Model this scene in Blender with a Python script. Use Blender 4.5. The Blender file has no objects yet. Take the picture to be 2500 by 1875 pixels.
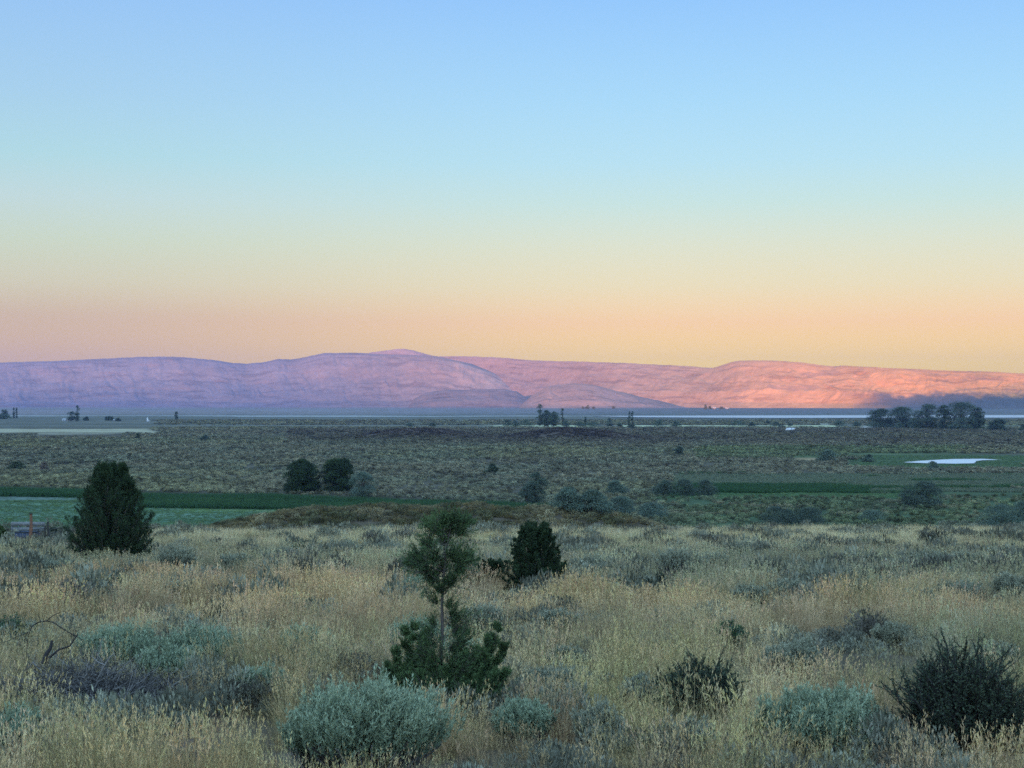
import bpy, math, random
import numpy as np
from mathutils import Vector, Matrix

# ------------------------------------------------------------------ camera, sky, sun, exposure
S = bpy.context.scene
COL = S.collection
R = math.radians
F = 3630.0                                   # focal length in photo pixels (photo 2500 wide)
HY = 987.0                                   # row of the true horizon
CZ = 25.0                                    # camera height above the valley floor
cam = bpy.data.cameras.new('camera'); co = bpy.data.objects.new('camera', cam); COL.objects.link(co)
cam.sensor_width = 36.0; cam.lens = F/2500*36; cam.shift_y = (HY-937.5)/2500
cam.clip_start = 0.1; cam.clip_end = 60000
co.location = (0, 0, CZ); co.rotation_euler = (R(90), 0, 0)
S.camera = co

SUN_EL, SUN_AZ = R(1.5), R(180+12)           # low sun, behind the camera to the left
sdir = Vector((math.sin(SUN_AZ)*math.cos(SUN_EL), math.cos(SUN_AZ)*math.cos(SUN_EL), math.sin(SUN_EL)))
sl = bpy.data.lights.new('sun', 'SUN'); sl.energy = 5.0; sl.angle = R(0.55); sl.color = (1.0, 0.40, 0.19)
so = bpy.data.objects.new('sun', sl); COL.objects.link(so); so.rotation_euler = sdir.to_track_quat('Z', 'Y').to_euler()
so.location = (0, -20, 60)

w = bpy.data.worlds.new('World'); S.world = w; w.use_nodes = True
SKY, SKYW, SKYZ = 0.145, 3.2, 1.7
nt = w.node_tree; N = nt.nodes; L = nt.links; N.clear()
def lin(c): return tuple(((x/255/12.92) if x/255 <= 0.04045 else ((x/255+0.055)/1.055)**2.4) for x in c)
def nn(nt_, t, **k):
    n = nt_.nodes.new(t)
    for a, b in k.items(): setattr(n, a, b)
    return n
tc = nn(nt, 'ShaderNodeTexCoord'); sp = nn(nt, 'ShaderNodeSeparateXYZ'); L.new(tc.outputs['Generated'], sp.inputs[0])
def el(y): return math.sin(math.atan((HY-y)/F))
ZMAX = 1.0
def ramp(stops):
    r = nn(nt, 'ShaderNodeValToRGB'); e = r.color_ramp.elements
    r.color_ramp.interpolation = 'LINEAR'
    for i, (p, c) in enumerate(stops):
        q = e[i] if i < 2 else e.new(p)
        q.position = p; q.color = (*lin(c), 1)
    L.new(sp.outputs['Z'], r.inputs[0]); return r
up = [(0.34, (150, 192, 232)), (0.6, (138, 176, 214)), (1.0, (128, 164, 204))]
rl = ramp([(0.0, (234, 203, 131)), (el(890), (246, 208, 122)), (el(780), (216, 192, 152)), (el(700), (212, 215, 183)), (el(600), (198, 223, 202)), (el(500), (186, 223, 230)), (el(400), (162, 220, 236)), (el(250), (151, 207, 245)), (el(0), (132, 192, 253))] + up)
rr = ramp([(0.0, (313, 265, 25)), (el(890), (313, 273, 25)), (el(790), (285, 237, 152)), (el(700), (251, 241, 190)), (el(600), (225, 238, 213)), (el(500), (193, 235, 235)), (el(400), (170, 229, 254)), (el(250), (151, 218, 260)), (el(0), (124, 195, 262))] + up)
mr = nn(nt, 'ShaderNodeMapRange'); mr.interpolation_type = 'SMOOTHSTEP'
mr.inputs[1].default_value = -0.36; mr.inputs[2].default_value = 0.12
L.new(sp.outputs['X'], mr.inputs[0])
mx = nn(nt, 'ShaderNodeMixRGB'); L.new(mr.outputs[0], mx.inputs[0]); L.new(rl.outputs[0], mx.inputs[1]); L.new(rr.outputs[0], mx.inputs[2])
b1 = nn(nt, 'ShaderNodeBackground'); L.new(mx.outputs[0], b1.inputs[0])
# the western sky behind the viewer, round the sun, and the sky overhead are boosted to fill in the foreground
gy_ = nn(nt, 'ShaderNodeMapRange'); gy_.interpolation_type = 'SMOOTHSTEP'
for q_, v_ in ((1, .55), (2, -.75), (3, SKY), (4, SKY*SKYW)): gy_.inputs[q_].default_value = v_
L.new(sp.outputs['Y'], gy_.inputs[0]); gz_ = nn(nt, 'ShaderNodeMapRange'); gz_.interpolation_type = 'SMOOTHSTEP'
for q_, v_ in ((1, .28), (2, .7), (3, 1.0), (4, SKYZ)): gz_.inputs[q_].default_value = v_
L.new(sp.outputs['Z'], gz_.inputs[0]); gm_ = nn(nt, 'ShaderNodeMath', operation='MULTIPLY'); L.new(gy_.outputs[0], gm_.inputs[0]); L.new(gz_.outputs[0], gm_.inputs[1]); L.new(gm_.outputs[0], b1.inputs[1])
sky = nn(nt, 'ShaderNodeTexSky', sky_type='NISHITA', sun_disc=False); sky.sun_elevation = SUN_EL; sky.sun_rotation = SUN_AZ
b2 = nn(nt, 'ShaderNodeBackground'); b2.inputs[1].default_value = 0.02; L.new(sky.outputs[0], b2.inputs[0])
ad = nn(nt, 'ShaderNodeAddShader'); L.new(b1.outputs[0], ad.inputs[0]); L.new(b2.outputs[0], ad.inputs[1])
wo = nn(nt, 'ShaderNodeOutputWorld'); L.new(ad.outputs[0], wo.inputs[0])

S.view_settings.view_transform = 'Standard'; S.view_settings.look = 'None'; S.view_settings.gamma = 1
S.view_settings.exposure = 2.5
S.render.engine = 'CYCLES'
S.cycles.max_bounces = 5; S.cycles.diffuse_bounces = 2; S.cycles.transparent_max_bounces = 8; S.cycles.volume_bounces = 1
S.cycles.use_denoising = False; S.cycles.use_adaptive_sampling = False
try: S.cycles.denoiser = 'OPENIMAGEDENOISE'; S.cycles.denoising_input_passes = 'RGB_ALBEDO_NORMAL'; S.cycles.denoising_prefilter = 'NONE'
except Exception: pass
S.cycles.pixel_filter_type = 'BLACKMAN_HARRIS'; S.cycles.filter_width = 1.6

rng = np.random.default_rng(7)

# ------------------------------------------------------------------ noise and terrain
def _h(ix, iy, s):
    n = (ix.astype(np.int64)*374761393 + iy.astype(np.int64)*668265263 + s*974634777) & 0xffffffff
    n = ((n ^ (n >> 13))*1274126177) & 0xffffffff
    return ((n ^ (n >> 16)) & 0xffff)/65535.0
def vnoise(x, y, s=0):
    x = np.asarray(x, float); y = np.asarray(y, float); x, y = np.broadcast_arrays(x, y)
    ix = np.floor(x); iy = np.floor(y); fx = x-ix; fy = y-iy; fx = fx*fx*(3-2*fx); fy = fy*fy*(3-2*fy)
    a = _h(ix, iy, s); b = _h(ix+1, iy, s); c = _h(ix, iy+1, s); d = _h(ix+1, iy+1, s)
    return (a*(1-fx)+b*fx)*(1-fy)+(c*(1-fx)+d*fx)*fy
def fbm(x, y, s=0, o=4):
    v = 0; a = .5; t = 0
    for i in range(o): v = v+a*vnoise(np.asarray(x)*2**i, np.asarray(y)*2**i, s+i*17); t += a; a *= .5
    return v/t
def sstep(a, b, x):
    t = np.clip((x-a)/(b-a), 0, 1); return t*t*(3-2*t)
def interp(pts, x): 
    p = np.array(pts, float); return np.interp(x, p[:, 0], p[:, 1])

def ridge_h(q):                               # unseen ridge behind the camera, crest shaped for its shadow, across the sun's direction
    return interp([(-12000, 250), (-5500, 250), (-3500, 245), (-2600, 236), (-1970, 222), (-1400, 208), (-850, 195), (-386, 186), (-100, 190), (160, 206), (330, 240), (620, 270), (900, 272), (4000, 260), (8000, 250)], q)
def ground_z(x, y):
    x = np.asarray(x, float); y = np.asarray(y, float)
    d = np.maximum(y, -2600)
    sl_ = CZ-1.7-0.075*d
    near = np.exp(-((x/10)**2+((y-2)/7)**2))
    sl_ = sl_ + (fbm(x/9, y/9, 3, 3)-.5)*0.55*(1-near)*sstep(4, 25, y) + (fbm(x/32, y/32, 9, 2)-.5)*0.9*sstep(20, 70, y)
    s = sstep(142+6*(vnoise(x/25, x*0, 5)-.5), 235, y)
    z = sl_*(1-s)
    z = z + s*(fbm(x/45, y/45, 21, 3)-.5)*0.7*(1-0.8*sstep(500, 900, y)*0)
    z = z + 8.4*np.exp(-np.abs((x+12)/44)**4)*np.exp(-((y-236)/17)**2)*(1+.14*(fbm(x/7, y/7, 31, 2)-.5))
    for (px, yy, wpx, hh, dd) in ((1000, 1130, 95, 6.0, 90), (1090, 1180, 60, 2.2, 60), (1380, 1090, 75, 6.2, 70), (1480, 1100, 50, 4.0, 60), (1300, 1120, 70, 2.2, 80), (800, 1280, 120, 1.6, 70)):
        z = z + hh*np.exp(-((x-(px-1250)/F*yy)/(wpx/F*yy))**2 - ((y-yy)/dd)**2)*(1+.3*(fbm(x/22, y/22, 41, 3)-.5))
    z = z + (5.5+5.5*sstep(-1500, 1500, x))*sstep(3450, 4900, y)
    pond = np.exp(-(((x-178)/34)**4+((y-655)/42)**4))
    z = np.where(y > 400, z*(1-pond)-0.15*pond, z)
    # the unseen ridge behind the viewer, shaped to shade the valley
    a = (math.sin(SUN_AZ), math.cos(SUN_AZ)); p = x*a[0]+y*a[1]; q = x*(-a[1])+y*a[0]
    rr_ = (ridge_h(q)+CZ)*np.exp(-((np.minimum(p-3000, 0))/900)**2)*np.exp(-(np.maximum(p-3000, 0)/1600)**2)*(1+.03*(fbm(x/300, y/300, 51, 4)-.5))
    behind = sstep(-250, -1400, y)
    z = np.where(y < -250, np.maximum(z*(1-behind)+behind*np.maximum(rr_, z*.55), 0), z)
    return z
def PX(x, y, z): return 1250+F*x/y, HY+F*(CZ-z)/y
def unproj(xs, ys, z=0.0):
    y = (CZ-z)*F/(ys-HY); return (xs-1250)/F*y, y
def hit(xs, ys, start=6.0):
    d = start*1.004**np.arange(1700)
    x = (xs-1250)/F*d; z = CZ-(ys-HY)/F*d
    g = ground_z(x, d); i = np.argmax(g >= z)
    if not (g >= z).any(): i = len(d)-1
    return Vector((x[i], d[i], g[i]))

# ------------------------------------------------------------------ mesh helpers
def mesh_from(name, verts, faces_list, attrs=None):
    """faces_list: list of int arrays (n,k)"""
    me = bpy.data.meshes.new(name)
    verts = np.asarray(verts, np.float32)
    me.vertices.add(len(verts)); me.vertices.foreach_set('co', verts.ravel())
    loops = np.concatenate([f.ravel() for f in faces_list]).astype(np.int32)
    sizes = np.concatenate([np.full(len(f), f.shape[1]) for f in faces_list]).astype(np.int32)
    starts = np.concatenate([[0], np.cumsum(sizes)[:-1]]).astype(np.int32)
    me.loops.add(len(loops)); me.loops.foreach_set('vertex_index', loops)
    me.polygons.add(len(sizes)); me.polygons.foreach_set('loop_start', starts)
    for k, v in (attrs or {}).items():
        v = np.asarray(v, np.float32)
        if v.ndim == 1: me.attributes.new(k, 'FLOAT', 'POINT').data.foreach_set('value', v)
        else:
            at = me.attributes.new(k, 'FLOAT_COLOR', 'POINT')
            at.data.foreach_set('color', np.concatenate([v, np.ones((len(v), 1), np.float32)], 1).ravel())
    me.update(calc_edges=True); return me
class MB:
    """collects vertices, faces and a per-vertex 'shade' (0..1 natural colour variation)"""
    def __init__(s): s.v = []; s.f = []; s.s = []; s.n = 0
    def add(s, v, faces, shade):
        s.v.append(np.asarray(v, np.float32)); s.s.append(np.asarray(shade, np.float32))
        for f in faces: s.f.append(np.asarray(f)+s.n)
        s.n += len(v)
    def mesh(s, name, smooth=False):
        k3 = [f for f in s.f if f.shape[1] == 3]; k4 = [f for f in s.f if f.shape[1] == 4]
        fl = ([np.concatenate(k3)] if k3 else []) + ([np.concatenate(k4)] if k4 else [])
        me = mesh_from(name, np.concatenate(s.v), fl, {'shade': np.concatenate(s.s)})
        if smooth: me.shade_smooth()
        return me
    def build(s, name, mat, parent=None, smooth=False, loc=None):
        o = bpy.data.objects.new(name, s.mesh(name, smooth)); o.data.materials.append(mat); COL.objects.link(o)
        if parent: o.parent = parent
        if loc is not None: o.location = loc
        return o
def unit(v): return v/np.maximum(np.linalg.norm(v, axis=-1, keepdims=True), 1e-9)
def perp(d, r):
    a = r.normal(size=d.shape); a = a-np.sum(a*d, -1, keepdims=True)*d; return unit(a)
def leaves(mb, c, d, ln, wd, shade, r):
    """rhombic leaves at c pointing along d"""
    n = len(c); d = unit(d); s = perp(d, r); ln = np.broadcast_to(ln, n)[:, None]; wd = np.broadcast_to(wd, n)[:, None]
    v = np.stack([c, c+d*ln*.45+s*wd*.5, c+d*ln, c+d*ln*.45-s*wd*.5], 1).reshape(-1, 3)
    f = np.arange(4*n).reshape(n, 4)
    mb.add(v, [f], np.repeat(np.broadcast_to(shade, n), 4))
def blades(mb, c, d, bend, ln, wd, shade, r, seg=3):
    """tapering bent blades"""
    n = len(c); d = unit(d); s = perp(d, r); ln = np.broadcast_to(ln, n); wd = np.broadcast_to(wd, n)
    rows = []
    for i in range(seg+1):
        t = i/seg; p = c + d*(ln*t)[:, None] + bend*((t*t)*ln)[:, None]
        hw = (wd*.5*(1-t)**.7)[:, None] if i < seg else None
        if i < seg: rows += [p-s*hw, p+s*hw]
        else: rows += [p]
    k = 2*seg+1; v = np.stack(rows, 1).reshape(-1, 3); b = np.arange(n)[:, None]*k
    fs = [b+np.array([[2*i, 2*i+1, 2*i+3, 2*i+2]]) for i in range(seg-1)]
    mb.add(v, fs+[b+np.array([[2*seg-2, 2*seg-1, 2*seg]])], np.repeat(np.broadcast_to(shade, n), k))
def tube(mb, pts, rad, shade=.5, sides=5):
    pts = np.asarray(pts, float); n = len(pts); rad = np.broadcast_to(rad, n)
    t = unit(np.gradient(pts, axis=0)); ref = np.array([0.31, .2, .93]) if abs(t[0][2]) < .8 else np.array([1., .1, 0])
    a = unit(np.cross(t, ref)); b = np.cross(t, a)
    an = np.arange(sides)*2*math.pi/sides
    v = (pts[:, None]+(np.cos(an)[None, :, None]*a[:, None]+np.sin(an)[None, :, None]*b[:, None])*rad[:, None, None]).reshape(-1, 3)
    i = np.arange(n-1)[:, None]*sides; j = np.arange(sides)[None]; j2 = (j+1) % sides
    f = np.stack([i+j, i+j2, i+sides+j2, i+sides+j], -1).reshape(-1, 4)
    mb.add(v, [f], np.full(len(v), shade))
    mb.add(np.stack([pts[-1], *v[-sides:]]), [np.array([[0, 1+k, 1+(k+1) % sides] for k in range(sides)])], np.full(sides+1, shade))
def box(mb, cx, cy, cz, sx, sy, sz, rz=0, shade=.5, taper=1.0):
    v = np.array([[x*(taper if z > 0 else 1), y*(taper if z > 0 else 1), z] for x in (-.5, .5) for y in (-.5, .5) for z in (-.5, .5)])*[sx, sy, sz]
    c, s_ = math.cos(rz), math.sin(rz); v = np.stack([v[:, 0]*c-v[:, 1]*s_, v[:, 0]*s_+v[:, 1]*c, v[:, 2]], 1)+[cx, cy, cz]
    mb.add(v, [np.array([[0, 1, 3, 2], [4, 6, 7, 5], [0, 4, 5, 1], [2, 3, 7, 6], [0, 2, 6, 4], [1, 5, 7, 3]])], np.full(8, shade))
def curve(p0, d, ln, r, n=6, wob=.15, up_=0.0):
    p = [np.array(p0, float)]; d = unit(np.array(d, float))
    for i in range(n):
        d = unit(d+r.normal(size=3)*wob+np.array([0, 0, up_])); p.append(p[-1]+d*ln/n)
    return np.array(p)

# ------------------------------------------------------------------ materials
def mat(name, c0, c1, rough=.8, trans=0.0, tint=False, nscale=None, namt=.25, bump=0, spec=.3):
    m = bpy.data.materials.new(name); m.use_nodes = True; t = m.node_tree; t.nodes.clear(); l = t.links
    out = nn(t, 'ShaderNodeOutputMaterial'); bs = nn(t, 'ShaderNodeBsdfPrincipled')
    bs.inputs['Roughness'].default_value = rough; bs.inputs['Specular IOR Level'].default_value = spec
    at = nn(t, 'ShaderNodeAttribute', attribute_name='shade')
    mixn = nn(t, 'ShaderNodeMixRGB'); l.new(at.outputs['Fac'], mixn.inputs[0])
    mixn.inputs[1].default_value = (*c0, 1); mixn.inputs[2].default_value = (*c1, 1); col = mixn.outputs[0]
    if tint:
        ti = nn(t, 'ShaderNodeAttribute', attribute_name='tint', attribute_type='INSTANCER')
        mu = nn(t, 'ShaderNodeMixRGB', blend_type='MULTIPLY'); mu.inputs[0].default_value = 1
        l.new(col, mu.inputs[1]); l.new(ti.outputs['Color'], mu.inputs[2]); col = mu.outputs[0]
    if nscale:
        geo = nn(t, 'ShaderNodeNewGeometry'); no = nn(t, 'ShaderNodeTexNoise'); no.inputs['Scale'].default_value = nscale; no.inputs['Detail'].default_value = 5
        l.new(geo.outputs['Position'], no.inputs[0])
        mp = nn(t, 'ShaderNodeMapRange'); mp.inputs[1].default_value = .3; mp.inputs[2].default_value = .7; mp.inputs[3].default_value = 1-namt; mp.inputs[4].default_value = 1+namt
        l.new(no.outputs[0], mp.inputs[0]); mu = nn(t, 'ShaderNodeMixRGB', blend_type='MULTIPLY'); mu.inputs[0].default_value = 1
        l.new(col, mu.inputs[1]); l.new(mp.outputs[0], mu.inputs[2]); col = mu.outputs[0]
        if bump:
            bp = nn(t, 'ShaderNodeBump'); bp.inputs['Strength'].default_value = bump; l.new(no.outputs[0], bp.inputs['Height']); l.new(bp.outputs[0], bs.inputs['Normal'])
    l.new(col, bs.inputs['Base Color']); sh = bs.outputs[0]
    if trans:
        tr = nn(t, 'ShaderNodeBsdfTranslucent'); l.new(col, tr.inputs[0]); ms = nn(t, 'ShaderNodeMixShader'); ms.inputs[0].default_value = trans
        l.new(sh, ms.inputs[1]); l.new(tr.outputs[0], ms.inputs[2]); sh = ms.outputs[0]
    l.new(sh, out.inputs[0]); return m

M = dict(
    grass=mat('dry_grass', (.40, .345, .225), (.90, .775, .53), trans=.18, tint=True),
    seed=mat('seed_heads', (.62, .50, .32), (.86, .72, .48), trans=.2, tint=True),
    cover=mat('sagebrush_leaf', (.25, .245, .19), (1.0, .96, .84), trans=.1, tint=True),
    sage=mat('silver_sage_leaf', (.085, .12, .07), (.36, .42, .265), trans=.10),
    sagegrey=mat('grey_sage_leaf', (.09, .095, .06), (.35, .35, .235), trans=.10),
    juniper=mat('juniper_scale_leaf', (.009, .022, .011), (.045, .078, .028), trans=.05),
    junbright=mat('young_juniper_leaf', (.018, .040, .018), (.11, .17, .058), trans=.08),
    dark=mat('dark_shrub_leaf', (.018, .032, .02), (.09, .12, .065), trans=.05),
    green=mat('green_shrub_leaf', (.035, .075, .035), (.11, .19, .08), trans=.1),
    willow=mat('willow_leaf', (.04, .065, .045), (.17, .23, .17), trans=.15),
    fartree=mat('cottonwood_leaf', (.03, .05, .04), (.12, .16, .11), trans=.1),
    brush=mat('brown_brush_leaf', (.10, .085, .07), (.27, .23, .18), trans=.1),
    bark=mat('bark', (.05, .04, .035), (.12, .10, .085), nscale=30, bump=.4),
    twig=mat('grey_twigs', (.045, .04, .037), (.25, .225, .20)),
    deadwood=mat('charred_wood', (.012, .01, .01), (.035, .03, .03)),
    wood=mat('weathered_wood', (.12, .055, .032), (.20, .10, .06), nscale=18, bump=.4),
    darkwood=mat('creosoted_wood', (.02, .017, .016), (.05, .045, .04), nscale=18, bump=.3),
    board=mat('pale_boards', (.08, .085, .085), (.17, .175, .175), nscale=6),
    steel=mat('gate_steel', (.015, .02, .018), (.04, .045, .04), rough=.5),
    bluetank=mat('blue_galvanised_steel', (.022, .03, .055), (.05, .065, .105), rough=.5, nscale=3),
    white=mat('white_paint', (.48, .5, .52), (.6, .61, .62)),
    roof=mat('roof_metal', (.35, .37, .4), (.5, .52, .55)),
    glass=mat('window_glass', (.02, .025, .03), (.03, .03, .04), rough=.15, spec=.6),
    rock=mat('dark_basalt', (.022, .02, .026), (.05, .045, .055), nscale=9, bump=.8),
    reeds=mat('reed_leaf', (.035, .085, .04), (.09, .18, .07), trans=.15, tint=True),
)
def tagst(o): o['kind'] = 'structure'; return o
def tag(o, label, cat, group=None, kind=None):
    o['label'] = label; o['category'] = cat
    if group: o['group'] = group
    if kind: o['kind'] = kind
    return o

# ------------------------------------------------------------------ ground, one sheet to the horizon
def zone_plain(xs, ys, x, y):
    """colour of the valley floor as an albedo map laid out on the plain"""
    n1 = fbm(x/60, y/60, 61, 4); n2 = fbm(x/14, y/14, 62, 3); n3 = fbm(x/400, y/250, 63, 4)
    jy = ys+(n1-.5)*10*np.clip((ys-1010)/150, 0, 1)
    def C(*c): return np.array(c)[None]
    col = C(.072, .066, .045)+(n2[:, None]-.5)*C(.07, .065, .05)
    def band(mask, c, k=1.0):
        nonlocal col
        m = np.clip(mask, 0, 1)[:, None]*k; col = col*(1-m)+(C(*c)*(.85+.3*n2[:, None]))*m
    bw = lambda a, b, e=3: sstep(a-e, a+e, jy)*(1-sstep(b-e, b+e, jy))
    xw = lambda a, b, e=30: sstep(a-e, a+e, xs+(n1-.5)*60)*(1-sstep(b-e, b+e, xs+(n1-.5)*60))
    band(bw(1196, 1340)*xw(1620, 4000), (.05, .095, .04), .75)             # lush sage flat on the right
    band(bw(1198, 1216, 2)*xw(1600, 2270), (.05, .105, .04), .9)
    band(bw(1158, 1198, 3)*xw(1640, 4500), (.04, .045, .03))              # grey marsh grass
    band(bw(1092, 1118, 3)*xw(1700, 2350, 80), (.08, .12, .045), .7)
    band(bw(1117, 1127, 2)*xw(1930, 1995, 12), (.28, .21, .11), .9)
    band(bw(1110, 1142, 3)*xw(2060, 4500, 50), (.05, .085, .045), .9)
    band(bw(1139, 1148, 2)*xw(2150, 2400, 30), (.24, .24, .16), .7)
    # left meadow
    yl = ys-np.interp(xs, [-2000, 0, 350, 700, 1000, 1500], [0, 0, 4, 10, 12, 14])
    m = sstep(1211, 1215, yl)*(xs < 1150)
    band(m, (.085, .165, .105))
    band(m*sstep(.5, .62, fbm(x/70, y/7, 71, 3)), (.06, .125, .07), .8)
    band(m*sstep(.52, .64, fbm(x/90, y/6, 72, 3)), (.13, .21, .15), .7)
    band(m*(1-sstep(1236, 1244, yl))*xw(300, 1150)*sstep(.4, .6, fbm(x/40, y/6, 74, 3)), (.24, .27, .10), .8)
    band(m*(yl < 1222.5)*(xs < 240), (.10, .125, .11), .7)
    band(m*bw(1222, 1229, 1.5)*(xs < 330)*sstep(.35, .5, n1), (.04, .08, .035), .8)
    # far fields
    band(bw(1047, 1056, 1)*xw(-3000, 380, 20), (.36, .34, .22), .85)
    band((np.abs(ys-np.interp(xs, [-500, 0, 200, 420], [1068, 1063, 1058, 1052])) < 3)*(xs < 330)*sstep(.4, .55, n1), (.30, .28, .19), .7)
    band(bw(1076, 1080, 1.5)*xw(-500, 340, 20), (.05, .05, .035), .7)
    # beyond the shrubs
    far = 1-sstep(1042, 1046, ys)
    band(far, (.135, .135, .10)); band(far*sstep(.42, .6, fbm(x/260, y/60, 75, 4)), (.085, .092, .068), .8)
    band(bw(1038.6, 1042.5, .7)*xw(1210, 2120, 40)*sstep(.3, .42, vnoise(x/35, x*0, 79)+.1), (.50, .52, .30), .9)
    band(bw(1033, 1036, .7)*xw(1980, 2060, 20), (.5, .5, .38), .8)
    band(bw(1036, 1052, 2)*xw(2290, 4000, 30)*sstep(.4, .6, fbm(x/50, y/30, 76, 3)), (.34, .38, .16), .8)
    band(bw(1014, 1017.5, .8)*xw(-3000, 4500)*sstep(.48, .6, n3), (.42, .42, .40), .6)
    dk = 1-sstep(1008, 1015, ys+(n1-.5)*5)
    band(dk, (.145, .14, .13)); band(dk*(1-sstep(600, 1900, xs)), (.26, .22, .21), .85); band(dk*(xs < 950)*sstep(.45, .6, n3), (.2, .17, .14), .7)  # left end paler and pinker: sunlit tone put into the ground colour
    # knoll and mounds
    kn = np.exp(-((x+12)/50)**4)*np.exp(-((y-236)/26)**4); band(kn, (.085, .068, .045))
    for (px, yy, wpx, dd) in ((1000, 1130, 150, 90), (1400, 1090, 170, 80)):
        k = np.exp(-((x-(px-1250)/F*yy)/(wpx/F*yy))**2-((y-yy)/dd)**2); band(k, (.085, .06, .052), .9)
    pa = np.zeros(len(x)); band(pa, (0, 0, 0))
    return np.clip(col, .01, .9)

ysn = [0.0]
while ysn[-1] < 15500: ysn.append(ysn[-1]+max(.5, ysn[-1]*.0075) if ysn[-1] < 4000 else ysn[-1]*1.03)
yb = [0.0]
while yb[-1] > -5500: yb.append(yb[-1]-max(2.0, -yb[-1]*.05))
Y = np.array(sorted(set(yb[1:]+ysn)))
xp = [0.0]
while xp[-1] < 10500: xp.append(xp[-1]+max(.5, xp[-1]*.0125))
X = np.array(sorted(set([-a for a in xp[1:]]+xp)))
gx, gy = np.meshgrid(X, Y); gz = ground_z(gx, gy)
nx, ny = len(X), len(Y)
gi = np.arange(nx*ny).reshape(ny, nx)
gf = np.stack([gi[:-1, :-1], gi[:-1, 1:], gi[1:, 1:], gi[1:, :-1]], -1).reshape(-1, 4)
fx_, fy_ = gx.ravel(), gy.ravel()
ysafe = np.maximum(fy_, 12)
pxs, pys = 1250+F*fx_/ysafe, HY+F*CZ/ysafe
gc = zone_plain(pxs, pys, fx_, fy_)
front = 1-sstep(190, 215, fy_)
soil = np.array([.10, .08, .055])[None]*(.7+.6*fbm(fx_/3, fy_/3, 81, 4)[:, None])
gc = gc*(1-front[:, None])+soil*front[:, None]
gme = mesh_from('ground', np.stack([fx_, fy_, gz.ravel()], 1), [gf], {'col': gc}); gme.shade_smooth()
ground = bpy.data.objects.new('ground', gme); COL.objects.link(ground); tagst(ground)
def mat_attr(name, nsc, amt, bump=0, bd=1.0):
    m = bpy.data.materials.new(name); m.use_nodes = True; t = m.node_tree; l = t.links; bs = t.nodes['Principled BSDF']
    bs.inputs['Roughness'].default_value = .95; bs.inputs['Specular IOR Level'].default_value = .1
    at = nn(t, 'ShaderNodeAttribute', attribute_name='col'); col = at.outputs['Color']; geo = nn(t, 'ShaderNodeNewGeometry')
    for k, s in enumerate(nsc):
        no = nn(t, 'ShaderNodeTexNoise'); no.inputs['Scale'].default_value = s; no.inputs['Detail'].default_value = 6; l.new(geo.outputs['Position'], no.inputs[0])
        mp = nn(t, 'ShaderNodeMapRange'); mp.inputs[1].default_value = .3; mp.inputs[2].default_value = .7; mp.inputs[3].default_value = 1-amt; mp.inputs[4].default_value = 1+amt
        l.new(no.outputs[0], mp.inputs[0]); mu = nn(t, 'ShaderNodeMixRGB', blend_type='MULTIPLY'); mu.inputs[0].default_value = 1
        l.new(col, mu.inputs[1]); l.new(mp.outputs[0], mu.inputs[2]); col = mu.outputs[0]
        if bump and k == 0:
            bp = nn(t, 'ShaderNodeBump'); bp.inputs['Strength'].default_value = bump; bp.inputs['Distance'].default_value = bd
            l.new(no.outputs[0], bp.inputs['Height']); l.new(bp.outputs[0], bs.inputs['Normal'])
    l.new(col, bs.inputs['Base Color']); return m
gme.materials.append(mat_attr('ground_soil', (.35, .04), .3))

# ------------------------------------------------------------------ water
def water_mat(name, col, rough, fac, wscale, bump):
    m = bpy.data.materials.new(name); m.use_nodes = True; t = m.node_tree; t.nodes.clear(); l = t.links
    out = nn(t, 'ShaderNodeOutputMaterial'); di = nn(t, 'ShaderNodeBsdfDiffuse'); di.inputs[0].default_value = (*col, 1)
    gl = nn(t, 'ShaderNodeBsdfAnisotropic') if False else nn(t, 'ShaderNodeBsdfGlossy'); gl.inputs['Roughness'].default_value = rough
    gl.inputs['Color'].default_value = (.95, .95, .95, 1)
    geo = nn(t, 'ShaderNodeNewGeometry'); no = nn(t, 'ShaderNodeTexNoise'); no.inputs['Scale'].default_value = wscale; no.inputs['Detail'].default_value = 4
    l.new(geo.outputs['Position'], no.inputs[0]); bp = nn(t, 'ShaderNodeBump'); bp.inputs['Strength'].default_value = bump; bp.inputs['Distance'].default_value = .2
    l.new(no.outputs[0], bp.inputs['Height']); l.new(bp.outputs[0], gl.inputs['Normal'])
    ms = nn(t, 'ShaderNodeMixShader'); ms.inputs[0].default_value = fac; l.new(di.outputs[0], ms.inputs[1]); l.new(gl.outputs[0], ms.inputs[2]); l.new(ms.outputs[0], out.inputs[0])
    return m
def sheet(name, pts, z, m):
    P = [(*unproj(a, b, z), z) for a, b in pts]
    # densify the shoreline with a little irregularity
    Q = []
    for i in range(len(P)):
        a = np.array(P[i]); b = np.array(P[(i+1) % len(P)])
        for k in range(8):
            p = a+(b-a)*k/8; n_ = np.array([-(b-a)[1], (b-a)[0], 0]); n_ = n_/max(np.linalg.norm(n_), 1e-6)
            Q.append(p+n_*(vnoise(p[0]/3, p[1]/3, 5)-.5)*np.linalg.norm(b-a)*.06)
    me = bpy.data.meshes.new(name); me.from_pydata([tuple(map(float, q)) for q in Q], [], [list(range(len(Q)))]); me.update()
    me.materials.append(m); o = bpy.data.objects.new(name, me); COL.objects.link(o); return tagst(o)
PONDPX = [(2203, 1128.5), (2260, 1124), (2330, 1120.5), (2400, 1120), (2447, 1122.5), (2400, 1123.3), (2386, 1125), (2380, 1131), (2330, 1131.8), (2270, 1131), (2235, 1129.8)]
pond_m = water_mat('pond_water', (.16, .24, .32), .42, .80, 1.2, .6)
sheet('pond', PONDPX, .12, pond_m)
lake_m = water_mat('lake_water', (.42, .39, .37), .5, .25, .4, .4)
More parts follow.
